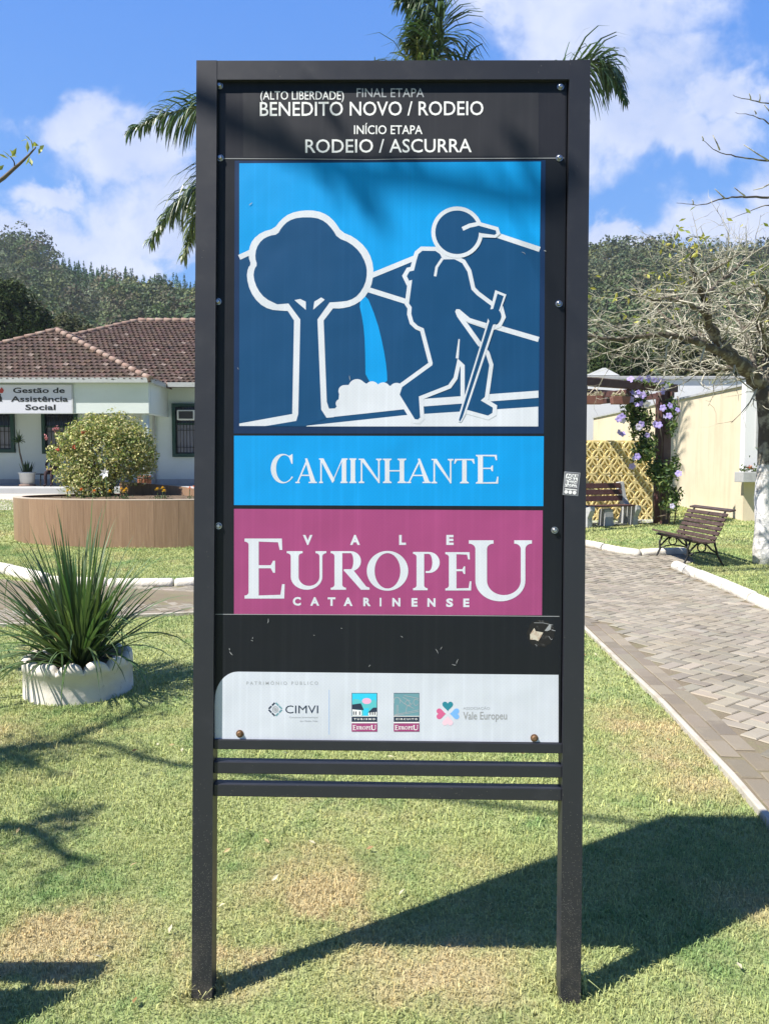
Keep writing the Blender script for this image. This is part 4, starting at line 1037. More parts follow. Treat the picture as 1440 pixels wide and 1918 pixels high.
def skin_body(name, chains, m, parent, sub=2):
    """chains: list of (points, radii) rooted at the first point of the first chain; shared points are joined"""
    vs, es, rs_ = [], [], []; idx = {}
    for pts, rad in chains:
        prev = None
        for p, r in zip(pts, rad):
            key = tuple(round(x, 4) for x in p)
            if key not in idx: idx[key] = len(vs); vs.append(p); rs_.append(r)
            if prev is not None and prev != idx[key]: es.append((prev, idx[key]))
            prev = idx[key]
    me = bpy.data.meshes.new(name); me.from_pydata([tuple(v) for v in vs], es, []); o = bpy.data.objects.new(name, me); COL.objects.link(o); me.materials.append(m)
    sk = o.modifiers.new('skin', 'SKIN'); sk.use_smooth_shade = True
    for i, v in enumerate(me.skin_vertices[0].data): v.radius = (rs_[i], rs_[i]); v.use_root = (i == 0)
    ss = o.modifiers.new('sub', 'SUBSURF'); ss.levels = sub; ss.render_levels = sub
    if parent is not None: o.parent = parent
    return o
px0 = P(101, 890, YT - .12)
per = thing('person', 'seated person in dark clothes with long dark hair on the terrace bench', 'person', (px0.x, YT - .14, ZF))
pelv = (0, .06, .56)
ch = [([pelv, (0, .08, .75), (0, .07, .93), (0, .05, 1.06), (0, .03, 1.13)], [.15, .135, .15, .10, .055])]
for s in (-1, 1):
    ch.append(([pelv, (s * .09, .0, .53), (s * .11, -.38, .51), (s * .11, -.42, .30), (s * .11, -.40, .09), (s * .11, -.44, .045), (s * .12, -.58, .035)], [.15, .10, .068, .058, .042, .04, .035]))
    ch.append(([(0, .05, 1.06), (s * .18, .06, 1.02), (s * .25, -.02, .78), (s * .12, -.24, .66)], [.10, .062, .047, .036]))
skin_body('body', ch, M['clothes'], per)
for s in (-1, 1):
    hc = [([(s * .12, -.24, .66), (s * .09, -.30, .645), (s * .07, -.33, .635)], [.026, .030, .026])]
    for k in range(4): hc.append(([(s * .07, -.33, .635), (s * (.085 - .022 * k), -.36, .635), (s * (.08 - .022 * k), -.385 - .008 * (k in (1, 2)), .61), (s * (.075 - .02 * k), -.39, .585)], [.026, .009, .008, .007]))
    hc.append(([(s * .09, -.30, .645), (s * .045, -.315, .655), (s * .03, -.335, .645)], [.03, .01, .008]))
    skin_body('hand', hc, M['skin'], per, 1)
skin_body('head', [([(0, .03, 1.13), (0, .0, 1.20), (0, -.01, 1.27), (0, .0, 1.33)], [.05, .078, .088, .06]), ([(0, -.01, 1.27), (0, -.085, 1.255), (0, -.105, 1.245)], [.088, .022, .012]), ([(0, .0, 1.20), (0, -.06, 1.19)], [.078, .035])], M['skin'], per)
skin_body('hair', [([(0, .03, 1.36), (0, .06, 1.28), (0, .09, 1.15), (0, .10, .98)], [.085, .10, .10, .07]), ([(0, .03, 1.36), (-.08, .02, 1.25), (-.10, .03, 1.08)], [.085, .035, .025]), ([(0, .03, 1.36), (.08, .02, 1.25), (.10, .03, 1.08)], [.085, .035, .025])], M['hair'], per)
mb = MB()
for s in (-1, 1): mb.lathe([(.001, -.008), (.009, -.004), (.009, .004), (.001, .008)], (s * .033, -.085, 1.285), 8)
mb.box((0, -.088, 1.205), (.045, .012, .01)); mb.build('face', M['hair'], per)
brl = P(271, 906, 26.9); brl.z = ZF
bar = thing('barrel', 'small reddish brown staved barrel on the terrace behind the bush', 'barrel', brl)
mb = MB()
for i in range(14):
    a = i / 14 * 6.283; mb.tube([brl + Vector((math.cos(a) * r, math.sin(a) * r, z)) for r, z in ((.17, 0), (.2, .2), (.19, .42))], .042, 6)
M['stave'] = mat('reddish_stave', (0.25, 0.09, 0.045), .7, [(9, .4, .7, (0.12, 0.05, 0.03), .6)]); ob(mb, 'staves', M['stave'], bar)
mb = MB()
for z, r in ((.08, .225), (.34, .24)): mb.lathe([(r, z - .02), (r + .008, z - .02), (r + .008, z + .02), (r, z + .02)], brl, 24)
ob(mb, 'hoop', M['iron'], bar)
mb = MB(); mb.lathe([(.001, .40), (.19, .40)], brl, 20); ob(mb, 'lid', M['stave'], bar)
# pale walk to the terrace
M['walk'] = mat('pale_walk', (0.50, 0.47, 0.41), .9, [(1.3, .45, .75, (0.40, 0.37, 0.31), .5)])
wk = [G(-300, 957), G(44, 955), G(52, 951), G(120, 921), G(60, 920), G(-300, 930)]
mb = MB(); mb.add([up(p, .006) for p in wk], [tuple(t) for t in tessellate_polygon([[up(p, .006) for p in wk]])]); structure(mb.build('terrace_walk', M['walk']))

# ---------------------------------------------------------------- tiled planter with marigolds, lily and variegated bush
planter = thing('raised_planter', 'large curved raised planter faced in brown wood-look tiles', 'planter', (PLC.x, PLC.y, gz(PLC.y)))
def wood_tile():
    m = bpy.data.materials.new('wood_look_tile'); m.use_nodes = True; t = NT(m.node_tree); b = m.node_tree.nodes['Principled BSDF']
    a = t.new('ShaderNodeAttribute'); a.attribute_name = 'tint'; oc = t.obj()
    mp = t.new('ShaderNodeMapping'); mp.inputs['Scale'].default_value = (16, 16, .9); t.link(oc, mp.inputs[0])
    g = t.ramp(t.noise(mp.outputs[0], 2.0, 6, .65), .3, .75)
    c = t.mix(g, t.mix(1.0, a.outputs['Color'], (0.235, 0.145, 0.09, 1), 'MULTIPLY'), t.mix(1.0, a.outputs['Color'], (0.315, 0.205, 0.135, 1), 'MULTIPLY'))
    t.link(c, b.inputs['Base Color']); b.inputs['Roughness'].default_value = .45; return m
M['wood_tile'] = wood_tile()
M['trim'] = mat('pale_trim', (0.50, 0.42, 0.34), .6)
ZT = 0.955
def curved_wall(pts, z0f, z1f, th, name, parent, tilew=.42):
    """wall along plan points, faced by separate tiles with thin joints"""
    L = [0.0]
    for a, b in zip(pts[:-1], pts[1:]): L.append(L[-1] + (b - a).length)
    n = max(1, round(L[-1] / tilew)); V, Fq, Tn = [], [], []
    def at(s):
        for i in range(len(pts) - 1):
            if s <= L[i + 1] or i == len(pts) - 2:
                return pts[i].lerp(pts[i + 1], (s - L[i]) / (L[i + 1] - L[i]))
    for i in range(n):
        s0, s1 = L[-1] * i / n, L[-1] * (i + 1) / n; tn = rnd.uniform(.86, 1.12)
        K_ = 4; o = len(V)
        for k in range(K_ + 1):
            s = s0 + (s1 - s0) * k / K_
            if k == 0: s += .0015
            if k == K_: s -= .0015
            p = at(s); q = at(min(L[-1], s + .02)); r = at(max(0, s - .02)); d = (q - r).normalized(); nr = Vector((d.y, -d.x)) * th
            zz0, zz1 = z0f(s / L[-1]), z1f(s / L[-1])
            V += [(p.x + nr.x, p.y + nr.y, zz0), (p.x + nr.x, p.y + nr.y, zz1), (p.x, p.y, zz0), (p.x, p.y, zz1)]; Tn += [np.array([1, 1, 1]) * tn] * 4
            if k:
                b0 = o + 4 * (k - 1); b1 = o + 4 * k
                Fq += [(b0, b1, b1 + 1, b0 + 1), (b0 + 1, b1 + 1, b1 + 3, b0 + 3), (b0 + 3, b1 + 3, b1 + 2, b0 + 2)]
        Fq += [(o, o + 1, o + 3, o + 2), (o + 4 * K_, o + 4 * K_ + 2, o + 4 * K_ + 3, o + 4 * K_ + 1)]
    return under(npmesh(name, np.array(V), [np.array(Fq)], M['wood_tile'], tint=np.array(Tn)), parent)
ell = [Vector((PLC.x + PLR[0] * math.cos(a), PLC.y + PLR[1] * math.sin(a))) for a in [math.pi + i / 72 * 2 * math.pi for i in range(73)]]
cw = curved_wall(ell, lambda s: gz(13.4) - .05, lambda s: ZT, .05, 'tiled_wall', planter)
def ring_band(pts, th0, th1, z0, z1):
    mb = MB(); n = len(pts)
    vs = []
    for i in range(n):
        d = (pts[min(i + 1, n - 1)] - pts[max(i - 1, 0)]).normalized(); nr = Vector((d.y, -d.x))
        a, b = pts[i] + nr * th0, pts[i] + nr * th1
        vs += [(a.x, a.y, z0), (b.x, b.y, z0), (b.x, b.y, z1), (a.x, a.y, z1)]
    fs = []
    for i in range(n - 1):
        for k in range(4): fs.append((4 * i + k, 4 * i + (k + 1) % 4, 4 * i + 4 + (k + 1) % 4, 4 * i + 4 + k))
    return mb.add(vs, fs)
ob(ring_band(ell, -.10, .052, ZT + .001, ZT + .014), 'rim', M['trim'], planter)
mb = MB(); mb.add([(p.x + (PLC.x - p.x) * .02, p.y + (PLC.y - p.y) * .02, ZT - .035 + rnd.uniform(-.01, .01)) for p in ell[:-1]] + [(PLC.x, PLC.y, ZT + .02)], [(i, (i + 1) % 72, 72) for i in range(72)]); ob(mb, 'soil_bed', M['soil'], planter)
iw = [Vector((-5.5, 16.1)), Vector((-5.2, 15.98)), Vector((-4.8, 15.85)), Vector((-4.4, 15.7)), Vector((-4.05, 15.48)), Vector((-3.8, 15.2)), Vector((-3.6, 14.9))]
curved_wall(iw, lambda s: ZT - .12, lambda s: ZT + .27 - .13 * s, .04, 'inner_wall', planter)
# marigolds
def marigold(px, py, D, col, label, group):
    c = P(px, py, D); z0 = ZT - .04
    t = thing('marigold', label, 'flower', (c.x, c.y, z0), group)
    mb = MB(); mb.tube([(0, 0, 0), (rnd.uniform(-.01, .01), 0, (c.z - z0) * .5), (0, 0, c.z - z0)], .006, 5); s = mb.build('stem', M['leafgreen'], t)
    V, Fq = [], []
    for ring, (n, r, h, w_) in enumerate(((11, .042, -.004, .022), (9, .033, .012, .02), (7, .02, .024, .018), (3, .008, .03, .016))):
        for i in range(n):
            a = 6.283 * (i + .5 * ring) / n; d = np.array([math.cos(a), math.sin(a), 0]); q = np.array([-d[1], d[0], 0]); o = len(V)
            p0 = np.array([0, 0, c.z - z0 + h * .4]); p1 = p0 + d * r; p1[2] = c.z - z0 + h; V += [p0, p0 + d * r * .6 - q * w_ / 2 + [0, 0, h * .5], p1, p0 + d * r * .6 + q * w_ / 2 + [0, 0, h * .5]]; Fq.append((o, o + 1, o + 2, o + 3))
    ctr = np.array([0, 0, c.z - z0]); fl = npmesh('flower_head', (np.array(V) - ctr) * 1.35 + ctr, [np.array(Fq)], M[col], t)
    n = 26; cc = np.stack([rng.normal(0, .06, n), rng.normal(0, .05, n), rng.uniform(.0, .10, n)], 1); lv, lf = leaf_quads(cc, .055, .018, .3)
    npmesh('leaves', lv, [lf], M['foliage'], t, tint=np.tile(np.array([[.05, .09, .03]]), (len(lv), 1)))
M['leafgreen'] = mat('stem_green', (0.06, 0.11, 0.03), .6)
M['yellow_petal'] = mat('yellow_petal', (0.72, 0.47, 0.02), .6); M['orange_petal'] = mat('orange_petal', (0.70, 0.19, 0.02), .6); M['white_petal'] = mat('white_petal', (0.80, 0.80, 0.78), .6)
ordn = ['first', 'second', 'third', 'fourth', 'fifth', 'sixth', 'seventh', 'eighth']
for i, (px, py, D) in enumerate(((127, 921, 14.0), (206, 921, 14.0), (228, 917, 14.4), (233, 921, 13.95), (237, 917, 14.3), (295, 917, 13.95), (305, 915, 14.2), (308, 920, 13.9))):
    marigold(px, py, D, 'yellow_petal', ordn[i] + ' yellow marigold from the left in the brown tiled planter', 'yellow marigolds in the planter')
for i, (px, py, D) in enumerate(((153, 918, 14.3), (177, 921, 14.0), (356, 915, 13.9), (364, 913, 14.1))):
    marigold(px, py, D, 'orange_petal', ordn[i] + ' orange marigold from the left in the brown tiled planter', 'orange marigolds in the planter')
lc = P(198, 886, 14.35); lt = thing('lily', 'tall white lily flower in front of the variegated bush', 'flower', (lc.x, lc.y, ZT - .04))
mb = MB(); mb.tube([(0, 0, 0), (.02, 0, .2), (0, 0, lc.z - ZT + .04)], .009, 6); mb.build('stem', M['leafgreen'], lt)
mb = MB()
for i in range(6):
    a = 6.283 * i / 6 + .4; d = Vector((math.cos(a) * .8, -.5 + .25 * math.sin(a), math.sin(a) * .9)); q = d.cross(Vector((0, 1, 0.1))).normalized(); c0 = Vector((0, 0, lc.z - ZT + .04))
    mb.add([c0, c0 + d * .05 + q * .028, c0 + d * .12 + Vector((0, -.02, 0)), c0 + d * .05 - q * .028], [(0, 1, 2, 3)])
mb.build('flower_head', M['white_petal'], lt)
def blob_leaves(centres, n, L, Wd, cols, shell=.55, up_=.2):
    """leaves through ellipsoid clumps: centres = [(c, (rx,ry,rz), weight)]"""
    P_, T_, N_ = [], [], []
    tw = sum(c[2] for c in centres)
    for c, r, wgt in centres:
        k = max(6, int(n * wgt / tw)); d = rng.normal(size=(k, 3)); d /= np.linalg.norm(d, axis=1, keepdims=True)
        rad = shell + (1 - shell) * rng.random(k) ** .6; rad *= 1 + .18 * np.sin(d[:, 0] * 5 + d[:, 2] * 7) * np.cos(d[:, 1] * 6)
        P_.append(np.array(c) + d * np.array(r) * rad[:, None]); N_.append(d)
        base = np.array(cols)[rng.integers(0, len(cols), k)]; T_.append(base * np.clip(1 + rng.normal(0, .25, (k, 1)), .4, 1.8))
    c = np.concatenate(P_); v, f = leaf_quads(c, L * np.clip(rng.normal(1, .25, len(c)), .5, 1.6), Wd, up_, np.concatenate(N_))
    return v, f, np.repeat(np.concatenate(T_), 4, 0)
bc = P(195, 845, 15.35)
_b = bc
bush = thing('variegated_bush', 'dense rounded bush with pale variegated leaves growing in the brown planter', 'bush', (bc.x, bc.y, ZT - .08))
cen = [((bc.x, bc.y, 1.78), (.85, .6, .66), 3), ((bc.x - .55, bc.y, 1.5), (.5, .5, .5), 1), ((bc.x + .55, bc.y, 1.75), (.5, .5, .6), 1.2), ((bc.x + .35, bc.y, 2.2), (.5, .4, .36), .8), ((bc.x - .15, bc.y, 2.28), (.5, .4, .3), .8), ((bc.x - .5, bc.y - .1, 2.05), (.38, .38, .33), .6), ((bc.x - .2, bc.y - .2, 1.2), (.55, .42, .33), 1.1), ((bc.x + .72, bc.y, 2.0), (.3, .3, .32), .45), ((bc.x + .8, bc.y, 1.62), (.25, .3, .25), .3)]
for i in range(16):
    a_ = rnd.uniform(0, 6.283); e_ = rnd.uniform(-.2, 1.4); cen.append(((bc.x + 1.0 * math.cos(a_) * math.cos(e_), bc.y + .6 * math.sin(a_) * math.cos(e_), 1.78 + .72 * math.sin(e_)), (.13, .13, rnd.uniform(.12, .24)), .05))
v, f, t = blob_leaves(cen, 15000, .068, .036, [(.40, .40, .17), (.52, .49, .26), (.20, .27, .08), (.15, .21, .07), (.46, .45, .20), (.34, .31, .13)], .45)
under(npmesh('foliage', v, [f], M['foliage'], tint=t), bush)
mb = MB()
for i in range(16):
    a = i / 16 * 6.283; r = rnd.uniform(.3, .8); b0 = Vector((bc.x + .1 * math.cos(a), bc.y + .1 * math.sin(a), ZT - .1)); e = Vector((bc.x + r * math.cos(a), bc.y + .6 * r * math.sin(a), rnd.uniform(1.7, 2.45)))
    mb.tube([b0, b0.lerp(e, .5) + Vector((rnd.uniform(-.1, .1), 0, .1)), e], [.02, .014, .006], 5)
ob(mb, 'stems', M['bark'], bush)
M['pink_petal'] = mat('pink_blossom', (0.55, 0.22, 0.24), .6); M['red_petal'] = mat('red_blossom', (0.50, 0.10, 0.05), .6)
for (px, py, m) in ((102, 803, 'pink_petal'), (87, 820, 'pink_petal'), (107, 803, 'pink_petal'), (156, 810, 'red_petal'), (138, 838, 'red_petal'), (110, 842, 'red_petal')):
    c = P(px, py, 14.85); lv, lf = leaf_quads(np.array(c)[None] + rng.normal(0, .022, (14, 3)), .045, .03, 0); under(npmesh('blossom', lv, [lf], M[m]), bush)

# ---------------------------------------------------------------- scalloped white planter with strap-leaved plant
M['whitewash'] = mat('whitewashed_cement', (0.74, 0.70, 0.63), .85, [(5, .5, .8, (0.50, 0.44, 0.36), .55), (18, .6, .75, (0.25, 0.22, 0.18), .5), (2, .5, .8, (0.62, 0.58, 0.50), .5)], (26, .35, 5, .008))
pot2 = thing('scalloped_planter', 'low round whitewashed cement planter with a scalloped rim on the lawn', 'planter', (POT.x, POT.y, 0))
RO, RI, HH = .362, .30, .258
n = 390; vs = []; mb = MB()
def scal(i): return HH - .062 + .074 * math.sqrt(max(0.0, 1 - (1 - 2 * ((13 * i / n + .29) % 1.0)) ** 2)) ** .9
prof_n = 7
for i in range(n):
    a = 2 * math.pi * i / n; h = scal(i); ca, sa = math.cos(a), math.sin(a)
    for r, z in ((RO + .004, -.02), (RO, HH * .3), (RO - .002, HH - .075), (RO + .004, HH - .072), (RO + .003, h - .014), (RO - .014, h), (RI + .012, h), (RI, h - .014), (RI, .12)): vs.append((r * ca, r * sa, z))
k = 9
mb.add(vs, [(i * k + j, ((i + 1) % n) * k + j, ((i + 1) % n) * k + j + 1, i * k + j + 1) for i in range(n) for j in range(k - 1)], True); mb.build('wall', M['whitewash'], pot2)
mb = MB(); mb.add([(0, 0, .19)] + [(RI * 1.01 * math.cos(6.283 * i / 40), RI * 1.01 * math.sin(6.283 * i / 40), .165 + rnd.uniform(-.01, .012)) for i in range(40)], [(0, 1 + i, 1 + (i + 1) % 40) for i in range(40)]); mb.build('soil', M['soil'], pot2)
plant = thing('strap_leaf_plant', 'large clump of long dark green strap leaves in the scalloped white planter', 'plant', (POT.x, POT.y, .17))
c0 = (0, 0, 0)
rnd.seed(21)
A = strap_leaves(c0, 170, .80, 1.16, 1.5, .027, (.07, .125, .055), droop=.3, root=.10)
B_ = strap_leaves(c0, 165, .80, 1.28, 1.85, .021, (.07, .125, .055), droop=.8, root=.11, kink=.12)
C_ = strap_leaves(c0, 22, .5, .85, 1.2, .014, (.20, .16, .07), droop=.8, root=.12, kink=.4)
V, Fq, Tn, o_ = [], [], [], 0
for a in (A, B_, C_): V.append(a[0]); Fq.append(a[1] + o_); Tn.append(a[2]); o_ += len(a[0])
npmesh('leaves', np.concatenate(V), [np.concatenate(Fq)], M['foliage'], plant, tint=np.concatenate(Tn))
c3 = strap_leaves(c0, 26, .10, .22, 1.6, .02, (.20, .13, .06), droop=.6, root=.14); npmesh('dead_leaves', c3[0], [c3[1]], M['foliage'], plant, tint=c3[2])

# ---------------------------------------------------------------- right side: buildings
M['cream'] = mat('cream_render', (0.72, 0.61, 0.42), .9, [(0.9, .45, .8, (0.62, 0.53, 0.38), .5)], (25, .2, 4))
def streaky(name, base, dark):
    m = bpy.data.materials.new(name); m.use_nodes = True; t = NT(m.node_tree); b = m.node_tree.nodes['Principled BSDF']; oc = t.obj()
    mp = t.new('ShaderNodeMapping'); mp.inputs['Scale'].default_value = (5, 5, .35); t.link(oc, mp.inputs[0])
    f = t.ramp(t.noise(mp.outputs[0], 1.4, 6, .6), .45, .8); g = t.ramp(t.noise(oc, .8, 4, .6), .45, .75)
    c = t.mix(t.math('MULTIPLY', f, .6), (*base, 1), (*dark, 1)); c = t.mix(t.math('MULTIPLY', g, .3), c, (*[x * .85 for x in dark], 1))
    t.link(c, b.inputs['Base Color']); b.inputs['Roughness'].default_value = .9
    bn = t.new('ShaderNodeBump'); bn.inputs['Strength'].default_value = .2; t.link(t.noise(oc, 30, 4), bn.inputs['Height']); bn.inputs['Distance'].default_value = .01; t.link(bn.outputs[0], b.inputs['Normal']); return m
M['cream'] = streaky('weathered_cream_render', (0.66, 0.575, 0.43), (0.52, 0.43, 0.29))
XC = P(1390, 900, 18.0).x; ZC = P(1390, 722, 18.0).z; Y0C = 18.0
cream = thing('cream_building', 'low cream rendered building with a dark coping and streaked side wall', 'building', (XC + 3, 24, .3))
mb = MB(); mb.box((XC + .12, (Y0C + 31) / 2, (.1 + ZC) / 2), (.24, 31 - Y0C, ZC - .1)); ob(mb, 'side_wall', M['cream'], cream)
zs = P(1400, 900, Y0C).z
mb = MB(); mb.box((XC + 3.12, Y0C - .0, (zs + ZC) / 2 + .02), (6.3, .22, ZC - zs + .1)); ob(mb, 'front_wall', M['white_wall'], cream)
mb = MB(); mb.box((XC + 3.12, Y0C - .01, (zs + .1) / 2), (6.3, .22, zs - .1)); ob(mb, 'front_plinth', M['cream'], cream)
mb = MB(); mb.box((XC + .12, (Y0C + .12 + 31) / 2, ZC + .02), (.34, 31 - Y0C - .12, .05)); ob(mb, 'coping', M['concrete'], cream)
mb = MB(); mb.box((XC + 4.0, 25, ZC - .25), (7.5, 12.5, .12)); ob(mb, 'flat_roof', M['concrete'], cream)
a, b = P(1409, 838, Y0C), P(1455, 768, Y0C); wc = (a + b) / 2
mb = MB(); mb.box((wc.x, Y0C - .12, wc.z), (b.x - a.x, .05, b.z - a.z)); wf = ob(mb, 'window', M['concrete'], cream)
mb = MB(); mb.box((wc.x, Y0C - .147, wc.z), (b.x - a.x - .1, .012, b.z - a.z - .1)); ob(mb, 'pane', M['glass'], wf)
a, b = P(1383, 903, Y0C - .35), P(1455, 884, Y0C - .35); c = (a + b) / 2
mb = MB(); mb.box((c.x, Y0C - .33, c.z), (b.x - a.x, .44, b.z - a.z)); ob(mb, 'window_box', M['concrete'], cream, .01)
fb = thing('window_box_flowers', 'small green plants with a red flower in the grey window box', 'plant', (c.x, Y0C - .33, b.z))
cc = np.stack([rng.uniform(a.x + .05, b.x - .05, 160), rng.uniform(Y0C - .5, Y0C - .2, 160), b.z + rng.gamma(2, .035, 160)], 1)
v, f = leaf_quads(cc, .09, .035, .2); under(npmesh('leaves', v, [f], M['foliage'], tint=np.tile([[.09, .13, .05]], (len(v), 1))), fb)
q = P(1404, 875, Y0C - .4); v, f = leaf_quads(np.array(q)[None] + rng.normal(0, .025, (12, 3)), .07, .05, 0); under(npmesh('flower', v, [f], M['red_petal']), fb)
YH = 33.0
hall = thing('white_hall', 'long white flat roofed hall behind the cream wall', 'building', (12, YH, .8))
zt = P(1300, 711, YH).z
mb = MB(); mb.box((14, YH + 4, (zt + .6) / 2), (21, 8, zt - .6)); ob(mb, 'wall', M['white_wall'], hall)
mb = MB(); mb.box((14, YH + 3.95, zt + .07), (21.2, 8.1, .14)); ob(mb, 'roof_slab', M['concrete'], hall, .02)
mb = MB(); mb.prism([P(1096, 703, YH), P(1128, 689, YH), P(1134, 689, YH), P(1160, 703, YH)], (0, 6, 0)); ob(mb, 'roof_light', M['white_wall'], hall)

# ---------------------------------------------------------------- breeze-block wall, pergola, concrete bench
YW2 = 0.0
WR = P(1220, 900, 18.25); zt2 = P(1220, 827, 18.25).z; zb2 = gz(17.0) - .03; zt2 -= zb2
WANG = R(9)
wall2 = thing('breeze_block_wall', 'yellow pierced screen wall of flower patterned breeze blocks behind the bench', 'wall', (WR.x, WR.y, zb2), None, WANG)
nr_, mod, xr_, zb2 = 5, zt2 / 5, 0.0, 0.0
V, Fq = [], []
def add_ring(cx, cz, ang, L, W_, t, y0, y1):
    n_ = 12; o = len(V); ca, sa = math.cos(ang), math.sin(ang)
    for i in range(n_):
        q = 6.283185 * i / n_
        for (y, k) in ((y0, 1), (y0, 0), (y1, 1), (y1, 0)):
            lx = (L / 2 - t * (1 - k) * 1.2) * math.cos(q); s_ = math.sin(q); lz = (W_ / 2 - t * (1 - k)) * (abs(s_) ** 1.25) * (1 if s_ > 0 else -1)
            V.append(((cx + lx * ca - lz * sa) * .80, y, cz + lx * sa + lz * ca))
    for i in range(n_):
        j = (i + 1) % n_; a0, b0 = o + 4 * i, o + 4 * j
        Fq.extend([(a0, b0, b0 + 1, a0 + 1), (a0 + 1, b0 + 1, b0 + 3, a0 + 3), (a0 + 2, a0 + 3, b0 + 3, b0 + 2), (a0, a0 + 2, b0 + 2, b0)])
ncol = 13
for r in range(nr_):
    for c_ in range(ncol):
        cx, cz = xr_ - mod * (c_ + .5), zb2 + mod * (r + .5); dj = rng.uniform(-.004, .004)
        for s1, s2, an in ((1, 1, 45), (-1, 1, 135), (1, -1, -45), (-1, -1, -135)):
            add_ring(cx + s1 * mod * .25, cz + s2 * mod * .25, R(an), mod * .70, mod * .37, mod * .092, YW2 - .08 + dj, YW2 + .08 + dj)
npmesh('blocks', np.array(V), [np.array(Fq)], M['yellow'], wall2)
mb = MB(); XS = .80
for r in range(nr_ + 1):
    z = zb2 + mod * r; mb.box((-mod * ncol / 2 * XS, YW2, z), (mod * ncol * XS, .085, mod * .10))
for c_ in range(ncol + 1):
    x = -mod * c_ * XS
    for r in range(nr_): mb.box((x, YW2, zb2 + mod * (r + .5)), (mod * .10, .08, mod * .9 - .002))
mb.build('joints', M['yellow'], wall2)
pg_c = P(1238, 975, 17.3)
perg = thing('pergola', 'brown wooden pergola with thick beams on a square post', 'pergola', (pg_c.x, 17.3, gz(17.3)))
zp = 3.19
for (px_, Y_) in ((1239, 17.35), (900, 14.6)):
    x = P(px_, 900, Y_).x; mb = MB(); mb.box((0, 0, 0), (.25, .25, zp - gz(Y_) + .05), Matrix.Rotation(R(30), 3, 'Z')); mb.v = [(v[0] + x, v[1] + Y_, v[2] + (zp + gz(Y_) - .05) / 2) for v in mb.v]; ob(mb, 'post', M['brown_paint'], perg, .01)
q0, q1 = P(1087, 800, 15.9), P(1264, 800, 17.4); bd = (q1 - q0); bd.z = 0; bd.normalize(); bn_ = Vector((-bd.y, bd.x, 0))
e1 = Vector((q1.x, q1.y, zp + .085)); e0 = e1 - bd * 5.2
mb = MB(); mb.beam(e0, e1, .11, .17); ob(mb, 'beam', M['brown_paint'], perg, .008)
mb = MB(); mb.beam(e0 + bn_ * 1.75, e1 + bn_ * 1.75 - bd * .1, .11, .17); ob(mb, 'beam', M['brown_paint'], perg, .008)
for q in (.22, 1.5, 2.8, 4.1):
    c0_ = e1 - bd * q + Vector((0, 0, -.155)); mb = MB(); mb.beam(c0_ - bn_ * (.02 if q > 1 else .1), c0_ + bn_ * 2.1, .09, .13); ob(mb, 'rafter', M['brown_paint'], perg, .008)
M['terracotta'] = mat('brown_trough', (0.20, 0.085, 0.07), .7, [(6, .4, .7, (0.26, 0.14, 0.12), .5)])
M['cord'] = mat('pale_cord', (0.55, 0.48, 0.38), .9)
for i, (x0, x1, y0, y1, Y_, lab) in enumerate(((1093, 1130, 742, 757, 16.4, 'hanging brown plant trough on the pergola with a pale clump of roots'), (1143, 1178, 743, 757, 16.7, 'hanging brown plant trough on the pergola half hidden by the flowering vine'))):
    a, b = P(x0, y1, Y_), P(x1, y0, Y_); c = (a + b) / 2
    t = thing('hanging_planter', lab, 'planter', c, 'troughs hanging under the pergola')
    mb = MB(); mb.prism([(a.x + .03, Y_ - .1, a.z), (b.x - .03, Y_ - .1, a.z), (b.x, Y_ - .12, b.z), (a.x, Y_ - .12, b.z)], (0, .22, 0)); ob(mb, 'trough', M['terracotta'], t, .008)
    top = P((x0 + x1) / 2 + 4, 705, Y_); top.z = zp + .1
    mb = MB()
    for e in (Vector((a.x + .06, Y_, b.z)), Vector((b.x - .06, Y_, b.z))): mb.tube([e, Vector((c.x + .02, Y_, b.z + .18))], .009, 5)
    mb.tube([Vector((c.x + .02, Y_, b.z + .18)), Vector((c.x + .0, Y_, b.z + .34)), Vector((c.x + .01, Y_, top.z))], .012, 5); ob(mb, 'cord', M['cord'], t)
    n = 60; cc = np.stack([rng.uniform(a.x + .03, b.x - .03, n), rng.uniform(Y_ - .1, Y_ + .08, n), b.z + rng.gamma(2, .02, n)], 1)
    v, f = leaf_quads(cc, .09, .04, .1); under(npmesh('clump', v, [f], M['foliage'], tint=np.tile([[.38, .36, .28]], (len(v), 1))), t)
# paved strip under the pergola
mb = MB(); pp = [G(1240, 978), G(1150, 984), G(1086, 991), G(930, 996), G(930, 972), G(1240, 968)]
mb.add([up(p, .012) for p in pp], [tuple(t) for t in tessellate_polygon([[up(p, .012) for p in pp]])]); structure(mb.build('pergola_floor', M['concrete']))
# concrete-ended bench
cl_, cr_ = G(1104, 989), G(1190, 984); cm = (cl_ + cr_) / 2; cang = math.atan2(cr_.y - cl_.y, cr_.x - cl_.x); clen = (cr_ - cl_).length
cb = thing('concrete_bench', 'bench of brown planks between three grey concrete supports under the pergola', 'bench', (cm.x - .33 * math.sin(cang), cm.y + .33 * math.cos(cang), gz(cm.y)), None, cang)
def cside(x):
    prof = [(-.33, 0), (-.15, 0), (-.12, .18), (.10, .40), (.20, .62), (.28, .95), (.16, .97), (.05, .60), (-.06, .46), (-.28, .43), (-.40, .46), (-.42, .36), (-.33, .20)]
    back_leg = [(.02, .0), (.20, .0), (.14, .22), (.06, .40), (-.06, .30)]
    mb = MB(); mb.prism([(x - .07, y, z) for y, z in prof], (.14, 0, 0)); mb.prism([(x - .066, y, z) for y, z in back_leg], (.132, 0, 0)); return mb
xs_ = [-clen / 2, -.05, clen / 2]
for x in xs_[::2]: cside(x).build('support', M['concrete'], cb, .015)
